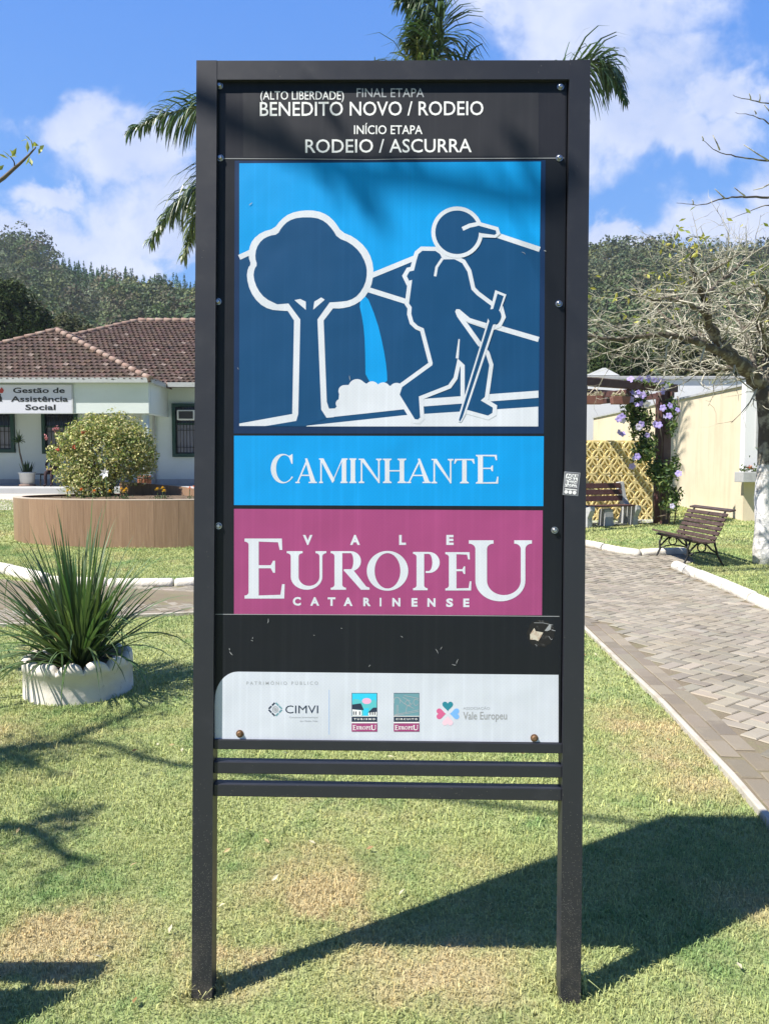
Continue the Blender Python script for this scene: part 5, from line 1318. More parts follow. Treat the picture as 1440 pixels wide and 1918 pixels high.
mb = MB(); mb.prism([(xs_[1] - .12, y, z) for y, z in ((-.28, 0), (-.02, 0), (-.06, .38), (-.24, .38))], (.24, 0, 0)); mb.build('support', M['concrete'], cb, .012)
x0, x1 = xs_[0] - .02, xs_[2] + .02
for y in (-.33, -.20, -.07): MB().box(((x0 + x1) / 2, y, .452), (x1 - x0 - .14, .11, .035)).build('seat_plank', M['brown_paint'], cb, .004)
rx15 = Matrix.Rotation(R(-14), 3, 'X')
for y, z in ((.075, .60), (.11, .74), (.145, .88)): MB().box(((x0 + x1) / 2, y - .01, z), (x1 - x0 - .14, .035, .115), rx15).build('back_plank', M['brown_paint'], cb, .004)

# flowering vine round the post
vine = thing('flowering_vine', 'climbing vine with lilac flowers and hanging shoots around the pergola post', 'vine', (pg_c.x - .1, 17.2, gz(17.2)))
def vc(px, py, Y, rx, rz, wgt): c = P(px, py, Y); return (tuple(c), (rx, .28, rz), wgt)
cen = [vc(1190, 745, 17.0, .26, .32, 1.3), vc(1200, 785, 16.95, .30, .32, 1.6), vc(1180, 768, 17.0, .22, .30, .8), vc(1210, 830, 16.95, .24, .30, 1.4), vc(1205, 850, 16.9, .3, .22, 1.0), vc(1226, 880, 17.0, .22, .28, 1.0), vc(1248, 885, 16.95, .28, .26, 1.5), vc(1255, 765, 17.1, .14, .26, .6), vc(1256, 800, 17.1, .13, .22, .4),
       vc(1260, 925, 17.0, .2, .2, .5), vc(1252, 945, 16.9, .22, .2, .4), vc(1240, 905, 16.95, .2, .22, .6), vc(1180, 718, 16.9, .6, .07, .6), vc(1232, 720, 17.0, .3, .09, .5), vc(1262, 870, 17, .1, .3, .25), vc(1186, 800, 16.9, .12, .3, .3)]
v, f, t = blob_leaves(cen, 3600, .105, .052, [(.075, .13, .035), (.05, .10, .03), (.13, .19, .05), (.17, .21, .07), (.03, .06, .02)], .25, .1)
under(npmesh('foliage', v, [f], M['foliage'], tint=t), vine)
mb = MB()
for pts in ([(1238, 975), (1232, 900), (1240, 830), (1230, 770), (1215, 725)], [(1247, 973), (1252, 920), (1246, 870)], [(1252, 985), (1255, 950), (1272, 915), (1282, 925)], [(1262, 982), (1266, 950), (1258, 905)], [(1205, 722), (1190, 760), (1185, 815), (1195, 850)], [(1225, 975), (1222, 930), (1228, 900)], [(1230, 968), (1245, 965), (1255, 975)], [(1245, 720), (1190, 716), (1120, 708), (1090, 706)], [(1268, 742), (1272, 770), (1262, 800)]):
    mb.tube([P(x, y, 16.95 + rnd.uniform(-.12, .12)) for x, y in pts], [.016] * (len(pts) - 1) + [.005], 5)
ob(mb, 'stems', M['bark'], vine)
M['lilac'] = mat('lilac_petal', (0.40, 0.33, 0.72), .6, trans=.25); M['pale_lilac'] = mat('pale_lilac_petal', (0.62, 0.58, 0.80), .6, trans=.25)
def vflower():
    mb = MB()
    for i in range(5):
        a = 6.283 * i / 5; d = Vector((math.cos(a), 0, math.sin(a))); q = Vector((-math.sin(a), 0, math.cos(a)))
        mb.add([(0, 0, 0), d * .035 + q * .03 + Vector((0, -.012, 0)), d * .066 + q * .016 + Vector((0, -.008, 0)), d * .066 - q * .016 + Vector((0, -.008, 0)), d * .035 - q * .03 + Vector((0, -.012, 0))], [(0, 1, 2, 3, 4)])
    mb.tube([(0, -.002, 0), (0, .05, 0)], [.014, .006], 6); return mb
proto = None
for i, (px_, py_) in enumerate(((1198, 710), (1180, 711), (1213, 709), (1237, 714), (1247, 725), (1240, 733), (1174, 722), (1195, 735), (1190, 741), (1203, 740), (1192, 758), (1200, 756), (1210, 757), (1181, 748), (1158, 785), (1164, 781), (1166, 788), (1158, 809), (1165, 813), (1200, 795), (1196, 800), (1212, 815), (1226, 795), (1233, 796), (1244, 781), (1252, 779), (1241, 764), (1254, 760), (1188, 858), (1183, 873), (1193, 855), (1270, 887), (1258, 948), (1268, 768), (1225, 712), (1182, 734))):
    loc = P(px_, py_, 16.62 + rnd.uniform(-.05, .05)); nm = 'lilac' if i % 4 else 'pale_lilac'
    if proto is None: proto = ob(vflower(), 'flower', M['lilac'], vine); base_m = proto.matrix_basis.copy(); o = proto
    else:
        o = proto.copy(); COL.objects.link(o)
        if nm != 'lilac': o.data = proto.data.copy(); o.data.materials[0] = M[nm]
    o.matrix_basis = base_m @ Matrix.Translation(loc) @ Matrix.Rotation(rnd.uniform(-.7, .7), 4, 'Z') @ Matrix.Rotation(rnd.uniform(-.6, .5), 4, 'X') @ Matrix.Rotation(rnd.uniform(0, 6), 4, 'Y') @ Matrix.Scale(rnd.uniform(.85, 1.35), 4)

# ---------------------------------------------------------------- slatted garden bench (frame along local x, seat faces -y)
def slat_bench(label, loc, rz, Lb=1.25, k=1.0):
    t = thing('slatted_bench', label, 'bench', loc, 'slatted park benches', rz)
    t.scale = (k, k, k)
    seat = [(-.44 + .095 * i, .43 - .055 * math.sin(min(1, i / 4.2) * 2.2) + (.03 if i == 0 else 0)) for i in range(5)]
    bk = [(-.02 + .045 * i - .003 * i * i + .0045 * max(0, i - 3) ** 2, .44 + .072 * i) for i in range(6)]
    for i, (y, z) in enumerate(seat):
        MB().box((0, y, z), (Lb, .078, .03), Matrix.Rotation(R(-6 + 5 * (i - 2)), 3, 'X')).build('seat_slat', M['slat'], t, .006)
    for i, (y, z) in enumerate(bk):
        MB().box((0, y, z), (Lb, .026, .062), Matrix.Rotation(R(-24 - 1.5 * i), 3, 'X')).build('back_slat', M['slat'], t, .006)
    MB().box((0, .235, .875), (Lb + .02, .10, .028), Matrix.Rotation(R(12), 3, 'X')).build('back_slat', M['slat'], t, .006)
    for sx in (-1, 1):
        x = sx * (Lb / 2 - .16); mb = MB()
        def bar(pts, r=.016): mb.tube([(x, y, z) for y, z in pts], r, 7)
        bar([(-.46, .41), (-.30, .375), (-.12, .36), (-.03, .38), (.05, .52), (.13, .70), (.20, .86)], .017)
        bar([(-.36, .37), (-.40, .27), (-.39, .15), (-.45, .03), (-.49, .0)], .018)
        bar([(.02, .44), (.05, .30), (.10, .14), (.17, .02), (.20, .0)], .018)
        bar([(-.39, .2), (-.33, .26), (-.26, .33), (-.22, .36)]); bar([(.07, .2), (-.01, .25), (-.08, .32), (-.12, .36)])
        bar([(-.17 + .07 * math.cos(a / 10 * 6.283), .285 + .07 * math.sin(a / 10 * 6.283)) for a in range(11)], .012)
        bar([(-.39, .16), (-.28, .20), (-.17, .215), (-.05, .20), (.08, .17)], .012)
        mb.build('end_frame', M['iron'], t)
    return t
A1, A2 = G(1228, 1047), G(1281, 1056)
# long axis runs towards the camera and to the right; the seat faces the path on the left
d_ = Vector((.05, -1, 0)).normalized(); BROT = math.atan2(d_.y, d_.x)
nrm = Vector((-d_.y, d_.x, 0))
mid = (A1 + A2) / 2 + nrm * .42
bench1 = slat_bench('brown slatted bench with curled black iron legs beside the white kerb', (mid.x, mid.y, gz(mid.y)), BROT, 1.40, .95)

# ---------------------------------------------------------------- trees
def grow(mb, p, d, L, r, lvl, out, spread=.8, flat=.35, seed_bias=None, tips=None, nseg=5, wig=.22, kids=(5, 8)):
    """a crooked branch with side branches; out collects leaf positions at the tips"""
    pts = [p]; rad = [r]; d = d.normalized()
    for i in range(nseg):
        d = (d + Vector((rnd.gauss(0, wig), rnd.gauss(0, wig), rnd.gauss(0, wig * .8)))).normalized()
        if seed_bias is not None: d = (d + seed_bias * .10).normalized()
        pts.append(pts[-1] + d * L / nseg); rad.append(r * (1 - .72 * (i + 1) / nseg))
    mb.tube(pts, rad, 5 if lvl > 1 else 6, caps=False)
    if lvl <= 0: out.append(pts[-1]); return
    for k in range(rnd.randint(*kids)):
        t = rnd.uniform(.2, 1.0); i = min(nseg - 1, int(t * nseg)); q = pts[i].lerp(pts[i + 1], t * nseg - i)
        dd = (pts[i + 1] - pts[i]).normalized(); o = dd.orthogonal(); o.rotate(Matrix.Rotation(rnd.uniform(0, 6.283), 3, dd))
        nd = (dd * rnd.uniform(.5, 1.1) + o * spread * rnd.uniform(.6, 1.2)); nd.z *= (1 - flat)
        grow(mb, q, nd, L * rnd.uniform(.35, .62), max(.0032, rad[i] * rnd.uniform(.4, .6)), lvl - 1, out, spread, flat, None, tips, 4, wig * 1.15, kids)
def bare_bark():
    m = bpy.data.materials.new('lichen_bark'); m.use_nodes = True; t = NT(m.node_tree); b = m.node_tree.nodes['Principled BSDF']; p = t.pos(); oc = t.obj()
    n = t.noise(oc, 7, 6, .65); n2 = t.noise(oc, 26, 4, .6)
    c = t.mix(t.ramp(n, .36, .52), (0.12, 0.105, 0.085, 1), (0.47, 0.45, 0.37, 1)); c = t.mix(t.ramp(n2, .6, .75), c, (0.30, 0.32, 0.22, 1))
    t.link(c, b.inputs['Base Color']); b.inputs['Roughness'].default_value = .95
    bn = t.new('ShaderNodeBump'); bn.inputs['Strength'].default_value = .9; bn.inputs['Distance'].default_value = .03; t.link(t.noise(oc, 22, 5), bn.inputs['Height']); t.link(bn.outputs[0], b.inputs['Normal']); return m
def painted_bark(z1):
    m = bpy.data.materials.new('whitewashed_trunk'); m.use_nodes = True; t = NT(m.node_tree); b = m.node_tree.nodes['Principled BSDF']; oc = t.obj(); p = t.pos()
    sp = t.new('ShaderNodeSeparateXYZ'); t.link(p, sp.inputs[0]); n = t.noise(oc, 5, 6, .6)
    h = t.math('ADD', sp.outputs[2], t.math('MULTIPLY', t.math('SUBTRACT', n, .5), .22)); f = t.math('LESS_THAN', h, z1)
    n3 = t.noise(oc, 3.2, 6, .7)
    wash = t.mix(t.ramp(n3, .48, .72), (0.72, 0.71, 0.70, 1), (0.38, 0.35, 0.31, 1)); bk = t.mix(t.ramp(n, .48, .62), (0.075, 0.062, 0.048, 1), (0.30, 0.28, 0.22, 1))
    t.link(t.mix(f, bk, wash), b.inputs['Base Color']); b.inputs['Roughness'].default_value = .9
    bn = t.new('ShaderNodeBump'); bn.inputs['Strength'].default_value = .8; bn.inputs['Distance'].default_value = .03; t.link(t.noise(oc, 12, 6, .65), bn.inputs['Height']); t.link(bn.outputs[0], b.inputs['Normal']); return m
M['lichen'] = bare_bark()
rnd.seed(5)
TB = G(1433, 1056); YTR = TB.y
M['painted_trunk'] = painted_bark(P(1430, 868, YTR).z)
tree = thing('bare_tree', 'nearly leafless tree with whitewashed trunk and lichen covered twisted branches', 'tree', (TB.x, TB.y, TB.z))
def pl(*pts): return [P(x, y, YTR + dy) for x, y, dy in pts]
tr = pl((1433, 1064, 0), (1429, 1030, 0), (1431, 980, 0), (1429, 930, 0), (1434, 870, 0), (1436, 800, 0), (1433, 750, 0), (1424, 716, 0))
mb = MB(); mb.tube(tr, [.19, .16, .14, .135, .13, .125, .13, .12], 14); ob(mb, 'trunk', M['painted_trunk'], tree)
outs = []
limbs = [  # hand laid main limbs: points (pixel, pixel, depth offset), start radius, end radius
    (pl((1426, 722, 0), (1398, 690, -.2), (1368, 668, -.5), (1345, 640, -.6), (1330, 615, -.7), (1322, 590, -.9), (1318, 555, -1.0), (1303, 525, -1.1), (1296, 500, -1.2), (1292, 470, -1.3)), .13, .03),
    (pl((1370, 668, -.5), (1335, 652, -.9), (1300, 640, -1.2), (1262, 628, -1.4), (1215, 630, -1.6), (1160, 634, -1.8), (1095, 632, -1.9), (1030, 640, -2.0)), .07, .02),
    (pl((1345, 642, -.5), (1310, 625, -.2), (1270, 610, .1), (1240, 590, .4), (1215, 560, .6), (1190, 548, .8)), .055, .015),
    (pl((1322, 590, -.9), (1290, 570, -1.4), (1262, 560, -1.8), (1225, 560, -2.1), (1180, 552, -2.4)), .045, .012),
    (pl((1318, 560, -1), (1345, 530, -.6), (1375, 505, -.2), (1400, 480, 0), (1440, 462, .3)), .045, .015),
    (pl((1305, 527, -1.1), (1330, 510, -1.7), (1362, 490, -2.1), (1385, 472, -2.4)), .03, .01),
    (pl((1424, 716, 0), (1440, 670, .2), (1462, 620, .5), (1500, 560, .7), (1560, 500, .9), (1640, 430, 1.0)), .11, .04),
    (pl((1398, 690, -.2), (1360, 690, .4), (1320, 695, .9), (1270, 690, 1.3), (1200, 672, 1.6), (1120, 660, 1.8)), .05, .015),
    (pl((1412, 705, -.1), (1405, 660, .5), (1392, 620, 1.0), (1370, 580, 1.4), (1350, 550, 1.7)), .06, .02),
    (pl((1440, 670, .2), (1420, 600, -.6), (1440, 560, -1.1), (1420, 535, -1.5), (1380, 550, -1.8), (1340, 545, -2.0)), .05, .015),
    (pl((1392, 620, 1.0), (1440, 575, .9), (1500, 560, .6)), .035, .015),
    (pl((1640, 430, 1.0), (1600, 360, .2), (1540, 310, -.6), (1480, 300, -1.2), (1440, 301, -1.5), (1390, 296, -1.7), (1345, 285, -1.8), (1315, 263, -1.9)), .03, .006),
    (pl((1640, 430, 1.0), (1580, 400, .2), (1500, 375, -.6), (1440, 369, -1.1), (1395, 368, -1.4), (1355, 372, -1.6), (1310, 383, -1.7), (1266, 380, -1.8)), .03, .006),
    (pl((1600, 360, .2), (1560, 260, -.3), (1500, 205, -.8), (1440, 193, -1.2), (1400, 187, -1.4), (1370, 178, -1.5)), .022, .006),
    (pl((1560, 260, -.3), (1480, 240, -.9), (1440, 230, -1.1), (1410, 216, -1.3), (1376, 211, -1.4)), .018, .005),
    (pl((1500, 375, -.6), (1470, 395, -.8), (1440, 383, -1), (1400, 398, -1.1), (1366, 410, -1.2)), .016, .005),
]
bmain = MB(); side = MB()
M['dark_limb'] = mat('dark_limb_bark', (0.085, 0.068, 0.052), .95, [(9, .46, .66, (0.34, 0.32, 0.26), .6), (18, .6, .75, (0.20, 0.19, 0.14), .7)], (14, 1.0, 5, .05))
def catm(pts, n):
    pts = [Vector(p) for p in pts]; pts = [pts[0] * 2 - pts[1]] + pts + [pts[-1] * 2 - pts[-2]]; out = []; m = len(pts) - 3
    for q_ in range(n + 1):
        u = q_ / n * m; i = min(m - 1, int(u)); t = u - i; a, b, c, d = pts[i:i + 4]
        out.append(((b * 2) + (c - a) * t + (a * 2 - b * 5 + c * 4 - d) * t * t + (b * 3 - a - c * 3 + d) * t ** 3) / 2)
    return out
for li, (pts, r0, r1) in enumerate(limbs):
    k_ = len(pts) * 4; q_ = catm(pts, k_)
    q_ = [q_[0]] + [p + Vector((rnd.gauss(0, .016), rnd.gauss(0, .016), rnd.gauss(0, .016))) * min(.8, max(.3, (r0 + (r1 - r0) * i / k_) / .03)) for i, p in enumerate(q_[1:])]
    bmain.tube(q_, [(r0 + (r1 * .4 - r0) * (i / k_) ** .8) * rnd.uniform(.9, 1.1) for i in range(k_ + 1)], 8, caps=False)
ob(bmain, 'limbs', M['dark_limb'], tree)
for li, (pts, r0, r1) in enumerate(limbs):
    n_ = len(pts)
    if li >= 11: continue
    for i in range(1, n_):
        a, b = pts[i - 1], pts[i]; Ls = (b - a).length; dd = (b - a).normalized()
        for _ in range(max(2, int(Ls * 10.0))):
            q = a.lerp(b, rnd.random()); rr0 = (r0 + (r1 - r0) * i / n_)
            nd = Vector((rnd.gauss(-.45, .6), rnd.gauss(0, .65), rnd.gauss(.05, .45))) + dd * .35
            grow(side, q, nd, rnd.uniform(.35, .95), max(.007, min(.016, rr0 * .34)), 1, outs, .9, .25, Vector((-.25, 0, .08)), None, 4, .28, (4, 7))
# twigs of the high branches
for (x0, y0, x1, y1) in ((1347, 281, 1334, 253), (1437, 300, 1392, 271), (1316, 263, 1314, 255), (1394, 367, 1374, 351), (1357, 372, 1338, 354), (1297, 383, 1296, 374), (1421, 190, 1422, 176), (1445, 215, 1430, 196), (1415, 213, 1412, 207), (1440, 345, 1410, 356), (1405, 187, 1402, 175)):
    a = P(x0, y0, YTR - 1.6); b = P(x1, y1, YTR - 1.7); side.tube([a, a.lerp(b, .5) + Vector((.01, 0, -.01)), b], [.011, .008, .005], 5, caps=True)
ob(side, 'twigs', M['lichen'], tree)
lc_ = [tuple(o) for o in outs if rnd.random() < .03]
for (px, py, n_, s_) in ((1262, 510, 20, .2), (1250, 530, 14, .18), (1290, 460, 20, .2), (1310, 458, 10, .2), (1258, 535, 12, .15), (1150, 560, 14, .25), (1215, 610, 10, .2), (1250, 455, 6, .1), (1330, 448, 8, .25), (1425, 510, 14, .2)):
    c = P(px, py, YTR - 1.2); lc_ += [(c.x + rnd.gauss(0, s_), c.y + rnd.gauss(0, .3), c.z + rnd.gauss(0, s_ * .45)) for _ in range(n_)]
v, f = leaf_quads(np.array(lc_), .10, .042, .5); cl_t = np.repeat(np.array([[.34, .34, .06], [.24, .28, .06], [.40, .37, .08]])[rng.integers(0, 3, len(lc_))], 4, 0)
under(npmesh('leaves', v, [f], M['foliage'], tint=cl_t), tree)

# palm behind the sign
rnd.seed(9)
YPM = 19.5
pc0 = P(742, 235, YPM); pbase = (pc0.x + .1, YPM, gz(YPM))
palm = thing('palm_tree', 'tall feathery palm behind the sign, drooping fronds against the sky', 'tree', pbase)
mb = MB(); nz = 26; pts = [Vector((pbase[0] - .1 * i / nz, YPM + .05 * math.sin(i * .2), gz(YPM) + (pc0.z - .2 - gz(YPM)) * i / nz - .03)) for i in range(nz + 1)]
mb.tube(pts, [.17 + .05 * math.exp(-i * .5) + .008 * (i % 2) for i in range(nz + 1)], 14); ob(mb, 'trunk', mat('palm_trunk', (0.24, 0.215, 0.18), .9, [(5, .4, .7, (0.13, 0.115, 0.09), .7)], (20, .6, 5, .02)), palm)
mb = MB(); mb.tube([pts[-1], pts[-1] + Vector((0, 0, .45)), pts[-1] + Vector((0, 0, .9))], [.16, .13, .05], 12); ob(mb, 'crownshaft', mat('palm_shaft', (0.10, 0.16, 0.05), .5), palm)
def bez(pts, n):
    out = []
    for i in range(n + 1):
        t = i / n; q = [Vector(p) for p in pts]
        while len(q) > 1: q = [q[k].lerp(q[k + 1], t) for k in range(len(q) - 1)]
        out.append(q[0])
    return out
def catmull(pts, n):
    pts = [Vector(p) for p in pts]; pts = [pts[0] * 2 - pts[1]] + pts + [pts[-1] * 2 - pts[-2]]; out = []
    m = len(pts) - 3
    for s in range(n + 1):
        u = s / n * m; i = min(m - 1, int(u)); t = u - i; a, b, c, d = pts[i:i + 4]
        out.append(((b * 2) + (c - a) * t + (a * 2 - b * 5 + c * 4 - d) * t * t + (b * 3 - a - c * 3 + d) * t ** 3) / 2)
    return out
def frond(pts, ll=.62, n=92, tint=(.05, .095, .042), droop=1.0):
    ll *= 2.4; n = int(n * 2.0)
    sp_ = catmull(pts, 40); mb = MB(); mb.tube(sp_, [.05 * (1 - .85 * i / 40) + .005 for i in range(41)], 6)
    fr = ob(mb, 'frond', M['palm_rib'], palm)
    V, Fq, Tn = [], [], []
    for k in range(n):
        for sgn in (-1, 1):
            t = .12 + .88 * (k + rnd.random() * .8) / n; u = t * 40; i = min(39, int(u)); p = sp_[i].lerp(sp_[i + 1], u - i); d = (sp_[i + 1] - sp_[i]).normalized()
            s0 = d.cross(Vector((0, 0, 1)));
            if s0.length < .05: s0 = Vector((1, 0, 0))
            s0.normalize(); u0 = s0.cross(d)
            a = rnd.gauss(.25, .55); L = ll * (math.sin(min(1, t * 1.15) * math.pi * .86 + .28)) * rnd.uniform(.75, 1.15) + .12
            g = (s0 * sgn * math.cos(a) + u0 * math.sin(a) + d * rnd.uniform(.5, 1.0)).normalized(); w_ = rnd.uniform(.038, .065); o = len(V); q = p.copy()
            wv = g.cross(Vector((rnd.gauss(0, .4), rnd.gauss(0, .4), 1))).normalized(); tn = np.array(tint) * rnd.uniform(.55, 1.6) * np.array([rnd.uniform(.9, 1.3), 1, 1])
            for j in range(5):
                ww = w_ * (.5, 1, .9, .6, .08)[j]; V += [q - wv * ww / 2, q + wv * ww / 2]; Tn += [tn, tn]
                if j: Fq.append((o + 2 * j - 2, o + 2 * j - 1, o + 2 * j + 1, o + 2 * j))
                g = (g + Vector((0, 0, -1)) * droop * (.18 + .17 * j)).normalized(); q = q + g * L / 4
    under(npmesh('leaflets', np.array([tuple(v) for v in V]), [np.array(Fq)], M['palm_leaf'], tint=np.array(Tn)), fr)
M['palm_rib'] = mat('palm_rib', (0.12, 0.15, 0.05), .5); M['palm_leaf'] = mat('palm_leaflet', (1, 1, 1), .38, tint=True, trans=.18, spec=.5)
def pf(*pts): return [P(x, y, YPM + dy) for x, y, dy in pts]
O_ = (742, 232, 0)
frond(pf(O_, (640, 170, -.1), (500, 170, -.3), (390, 196, -.4), (310, 215, -.5), (243, 246, -.6)), .62)
frond(pf(O_, (620, 230, .2), (480, 280, .3), (400, 330, .3), (330, 385, .3), (282, 450, .3)), .66, tint=(.075, .115, .05))
frond(pf(O_, (560, 250, 1.0), (430, 320, 1.2), (372, 400, 1.2), (345, 480, 1.2)), .6, tint=(.10, .14, .06))
frond(pf(O_, (800, 140, -.1), (828, 70, -.2), (812, 20, -.3), (785, -2, -.35), (745, 5, -.4)), .58, n=84)
frond(pf(O_, (770, 160, .3), (800, 100, .4), (790, 80, .5), (760, 85, .6)), .5, n=60, tint=(.10, .14, .045))
frond(pf(O_, (840, 160, .1), (872, 118, .1), (905, 150, .1), (930, 200, 0)), .28, n=50)
frond(pf(O_, (900, 225, -.2), (1010, 172, -.3), (1078, 128, -.4), (1122, 118, -.5), (1150, 142, -.55), (1168, 185, -.6)), .52)
frond(pf(O_, (900, 210, .6), (1000, 260, .9), (1050, 350, 1.0)), .6); frond(pf(O_, (760, 150, 1.2), (780, 130, 2.0), (790, 200, 2.8)), .6); frond(pf(O_, (700, 170, -1.0), (680, 190, -2.0), (660, 290, -2.6)), .6)
frond(pf(O_, (850, 260, -.8), (900, 350, -1.2), (920, 450, -1.3)), .6)

# young tree out of frame on the left: its twig enters the picture and its branches shade lawn and sign
rnd.seed(31)
LT = Vector((-6.3, 2.4, 0))
ltree = thing('leafy_tree', 'slender tree at the left edge reaching a twig with young leaves into the sky', 'tree', LT)
mb = MB(); mb.tube([LT + Vector((0, 0, -.05)), LT + Vector((.05, 0, 1.2)), LT + Vector((.0, .1, 2.6)), LT + Vector((.15, .1, 4.2))], [.12, .10, .085, .06], 10); ob(mb, 'trunk', M['bark'], ltree)
lm = MB(); lleaf = []
def shade_pt(px, py, h):
    g = G(px, py); return g + SUN * (h / SUN.z)
def limb(pts, r0, r1, leaves=0, ls=.12, thick=1.0):
    if leaves > 15: thick = 1.5
    leaves = int(leaves * 2.2)
    sp_ = catmull(pts, 14); lm.tube(sp_, [(r0 + (r1 - r0) * i / 14) * thick for i in range(15)], 6, caps=False)
    for _ in range(leaves):
        i = rnd.randrange(5, 14); p = sp_[i]; e = p + Vector((rnd.gauss(0, ls), rnd.gauss(0, ls), rnd.gauss(0, ls))); lm.tube([p, e], [.006, .003], 4); lleaf.append(tuple(e + Vector((rnd.gauss(0, .03), rnd.gauss(0, .03), 0))))
top = LT + Vector((.1, .1, 3.9))
limb([top, shade_pt(-160, 1410, 4.4), shade_pt(-20, 1408, 4.5), shade_pt(110, 1392, 4.5), shade_pt(190, 1362, 4.6), shade_pt(330, 1300, 4.7)], .05, .012, 26, .12)
limb([shade_pt(110, 1392, 4.5), shade_pt(200, 1395, 4.6), shade_pt(270, 1420, 4.7), shade_pt(380, 1440, 4.8)], .026, .012, 10, .08)
limb([top, shade_pt(-120, 1555, 3.9), shade_pt(20, 1550, 3.9), shade_pt(70, 1560, 3.9), shade_pt(120, 1600, 4.0), shade_pt(190, 1620, 4.0)], .042, .010, 16, .08)
limb([shade_pt(40, 1553, 3.9), shade_pt(110, 1530, 3.8), shade_pt(170, 1525, 3.8)], .02, .006, 16, .08)
limb([LT + Vector((.05, 0, 3.0)), shade_pt(-200, 1470, 3.4), shade_pt(-60, 1440, 3.4), shade_pt(20, 1420, 3.5), shade_pt(80, 1440, 3.5)], .045, .014, 60, .16)
limb([LT + Vector((.05, 0, 3.2)), shade_pt(-160, 1280, 4.0), shade_pt(0, 1250, 4.0), shade_pt(130, 1262, 4.1), shade_pt(330, 1240, 4.1)], .04, .012, 36, .15)
# the branch whose soft shadow crosses the picture
def sp2(px, py, s): return (SMAT @ S(px, py, PLY)) + SUN * s
limb([shade_pt(250, 1412, 4.65), shade_pt(380, 1440, 4.9), sp2(480, 250, 5.0), sp2(640, 322, 4.8), sp2(800, 338, 4.7), sp2(1000, 375, 4.6), sp2(1090, 345, 4.5)], .026, .018, 7, .05)
limb([LT + Vector((.05, .05, 3.4)), P(-420, 470, 4.6), P(-160, 425, 4.7), P(-20, 352, 4.7), P(28, 315, 4.7), P(52, 293, 4.7), P(68, 276, 4.7)], .022, .0035, 0)
limb([P(28, 313, 4.7), P(27, 303, 4.7), P(20, 293, 4.7)], .004, .003, 0)
ob(lm, 'branches', M['bark'], ltree)
tw = []
for (px, py, n_, s_) in ((20, 290, 5, .018), (70, 272, 5, .02), (54, 267, 4, .018), (54, 302, 3, .012), (-6, 308, 4, .03)):
    c = P(px, py, 4.7); tw += [(c.x + rnd.gauss(0, s_), c.y + rnd.gauss(0, .02), c.z + rnd.gauss(0, s_ * .6)) for _ in range(n_)]
v, f = leaf_quads(np.array(tw), .065, .024, .2); under(npmesh('young_leaves', v, [f], M['foliage'], tint=np.tile([[.30, .33, .09]], (len(v), 1))), ltree)
v, f = leaf_quads(np.array(lleaf), .09, .045, .3); under(npmesh('leaves', v, [f], M['foliage'], tint=np.tile([[.13, .18, .05]], (len(v), 1))), ltree)

# second slatted bench, mostly out of frame at the left, its slatted shadow on the grass
gb = G(222, 1826); pb = gb + SUN * (.84 / SUN.z)
bench2 = slat_bench('brown slatted bench at the left foreground casting a striped shadow on the grass', (pb.x - 0.72, pb.y - .22, 0), 0.0, 1.35, .97)

# ---------------------------------------------------------------- hills and woods
RID = [(-900, 500), (-500, 470), (-150, 462), (0, 455), (60, 446), (115, 474), (200, 494), (300, 508), (365, 520), (500, 540), (700, 530), (900, 505), (1095, 472), (1150, 462), (1250, 472), (1330, 476), (1440, 462), (1700, 450), (2300, 470)]
def ridge_y(px): return np.interp(px, [a for a, b in RID], [b for a, b in RID])
D0, D1 = 75.0, 270.0
def hill_z(u, D):
    px = CX + u * F; H = (868 - ridge_y(px)) / F * D1 - 4.0
    t = np.clip((D - D0) / (D1 - D0), 0, 1.25); s = np.where(t < 1, t ** 1.05, 1 - (t - 1) * .8)
    fold = 3.5 * np.sin(u * 17 + D * .03) * np.sin(D * .021 + u * 5) * np.clip(t * 2, 0, 1) * np.clip((1.05 - t) * 3, 0, 1)
    return .99 + np.maximum(0, H * s + fold) - .6
us = np.linspace(-1.5, 1.5, 90); Ds = np.linspace(D0, D1 * 1.25, 34)
UU, DD = np.meshgrid(us, Ds); V = np.stack([UU * DD, DD, hill_z(UU, DD)], -1).reshape(-1, 3); nu = len(us)
ii = (np.arange(len(Ds) - 1)[:, None] * nu + np.arange(nu - 1)[None]).ravel()
M['hill'] = mat('wooded_hill_ground', (0.045, 0.06, 0.03), .95, [(.05, .4, .7, (0.09, 0.08, 0.045), .7)])
structure(npmesh('hills', V, [np.stack([ii, ii + 1, ii + nu + 1, ii + nu], 1)], M['hill'], smooth=True))
def crown_template(n, kind):
    d = rng.normal(size=(n, 3)); d /= np.linalg.norm(d, axis=1, keepdims=True); d[:, 2] = np.abs(d[:, 2]) * 1.15 - .35
    if kind == 'pine':
        h = rng.random(n) ** 1.2; a = rng.uniform(0, 6.283, n); r = (1 - h) * .42 * rng.uniform(.6, 1.1, n); c = np.stack([r * np.cos(a), r * np.sin(a), h * 2.4 - .6], 1); L = .34
    else:
        k = rng.integers(5, 8); lob = rng.normal(size=(k, 3)) * [.5, .5, .32]; w_ = rng.integers(0, k, n)
        c = lob[w_] + d * rng.uniform(.38, .6, (n, 1)); L = .22
    nrm = c / (np.linalg.norm(c, axis=1, keepdims=True) + 1e-6)
    v, f = leaf_quads(c, L * rng.uniform(.6, 1.4, n), .17 * rng.uniform(.7, 1.2, n), .35, nrm)
    return v, np.repeat(np.clip(1 + rng.normal(0, .28, n), .4, 1.8), 4)
tpl = [crown_template(210, 'b') for _ in range(7)]; pines = [crown_template(80, 'pine') for _ in range(3)]
big = [crown_template(560, 'b') for _ in range(4)]
PAL = np.array([(.085, .125, .055), (.10, .135, .07), (.07, .105, .05), (.125, .15, .075), (.115, .125, .075), (.14, .155, .065), (.06, .095, .055), (.10, .125, .08), (.13, .12, .08)])
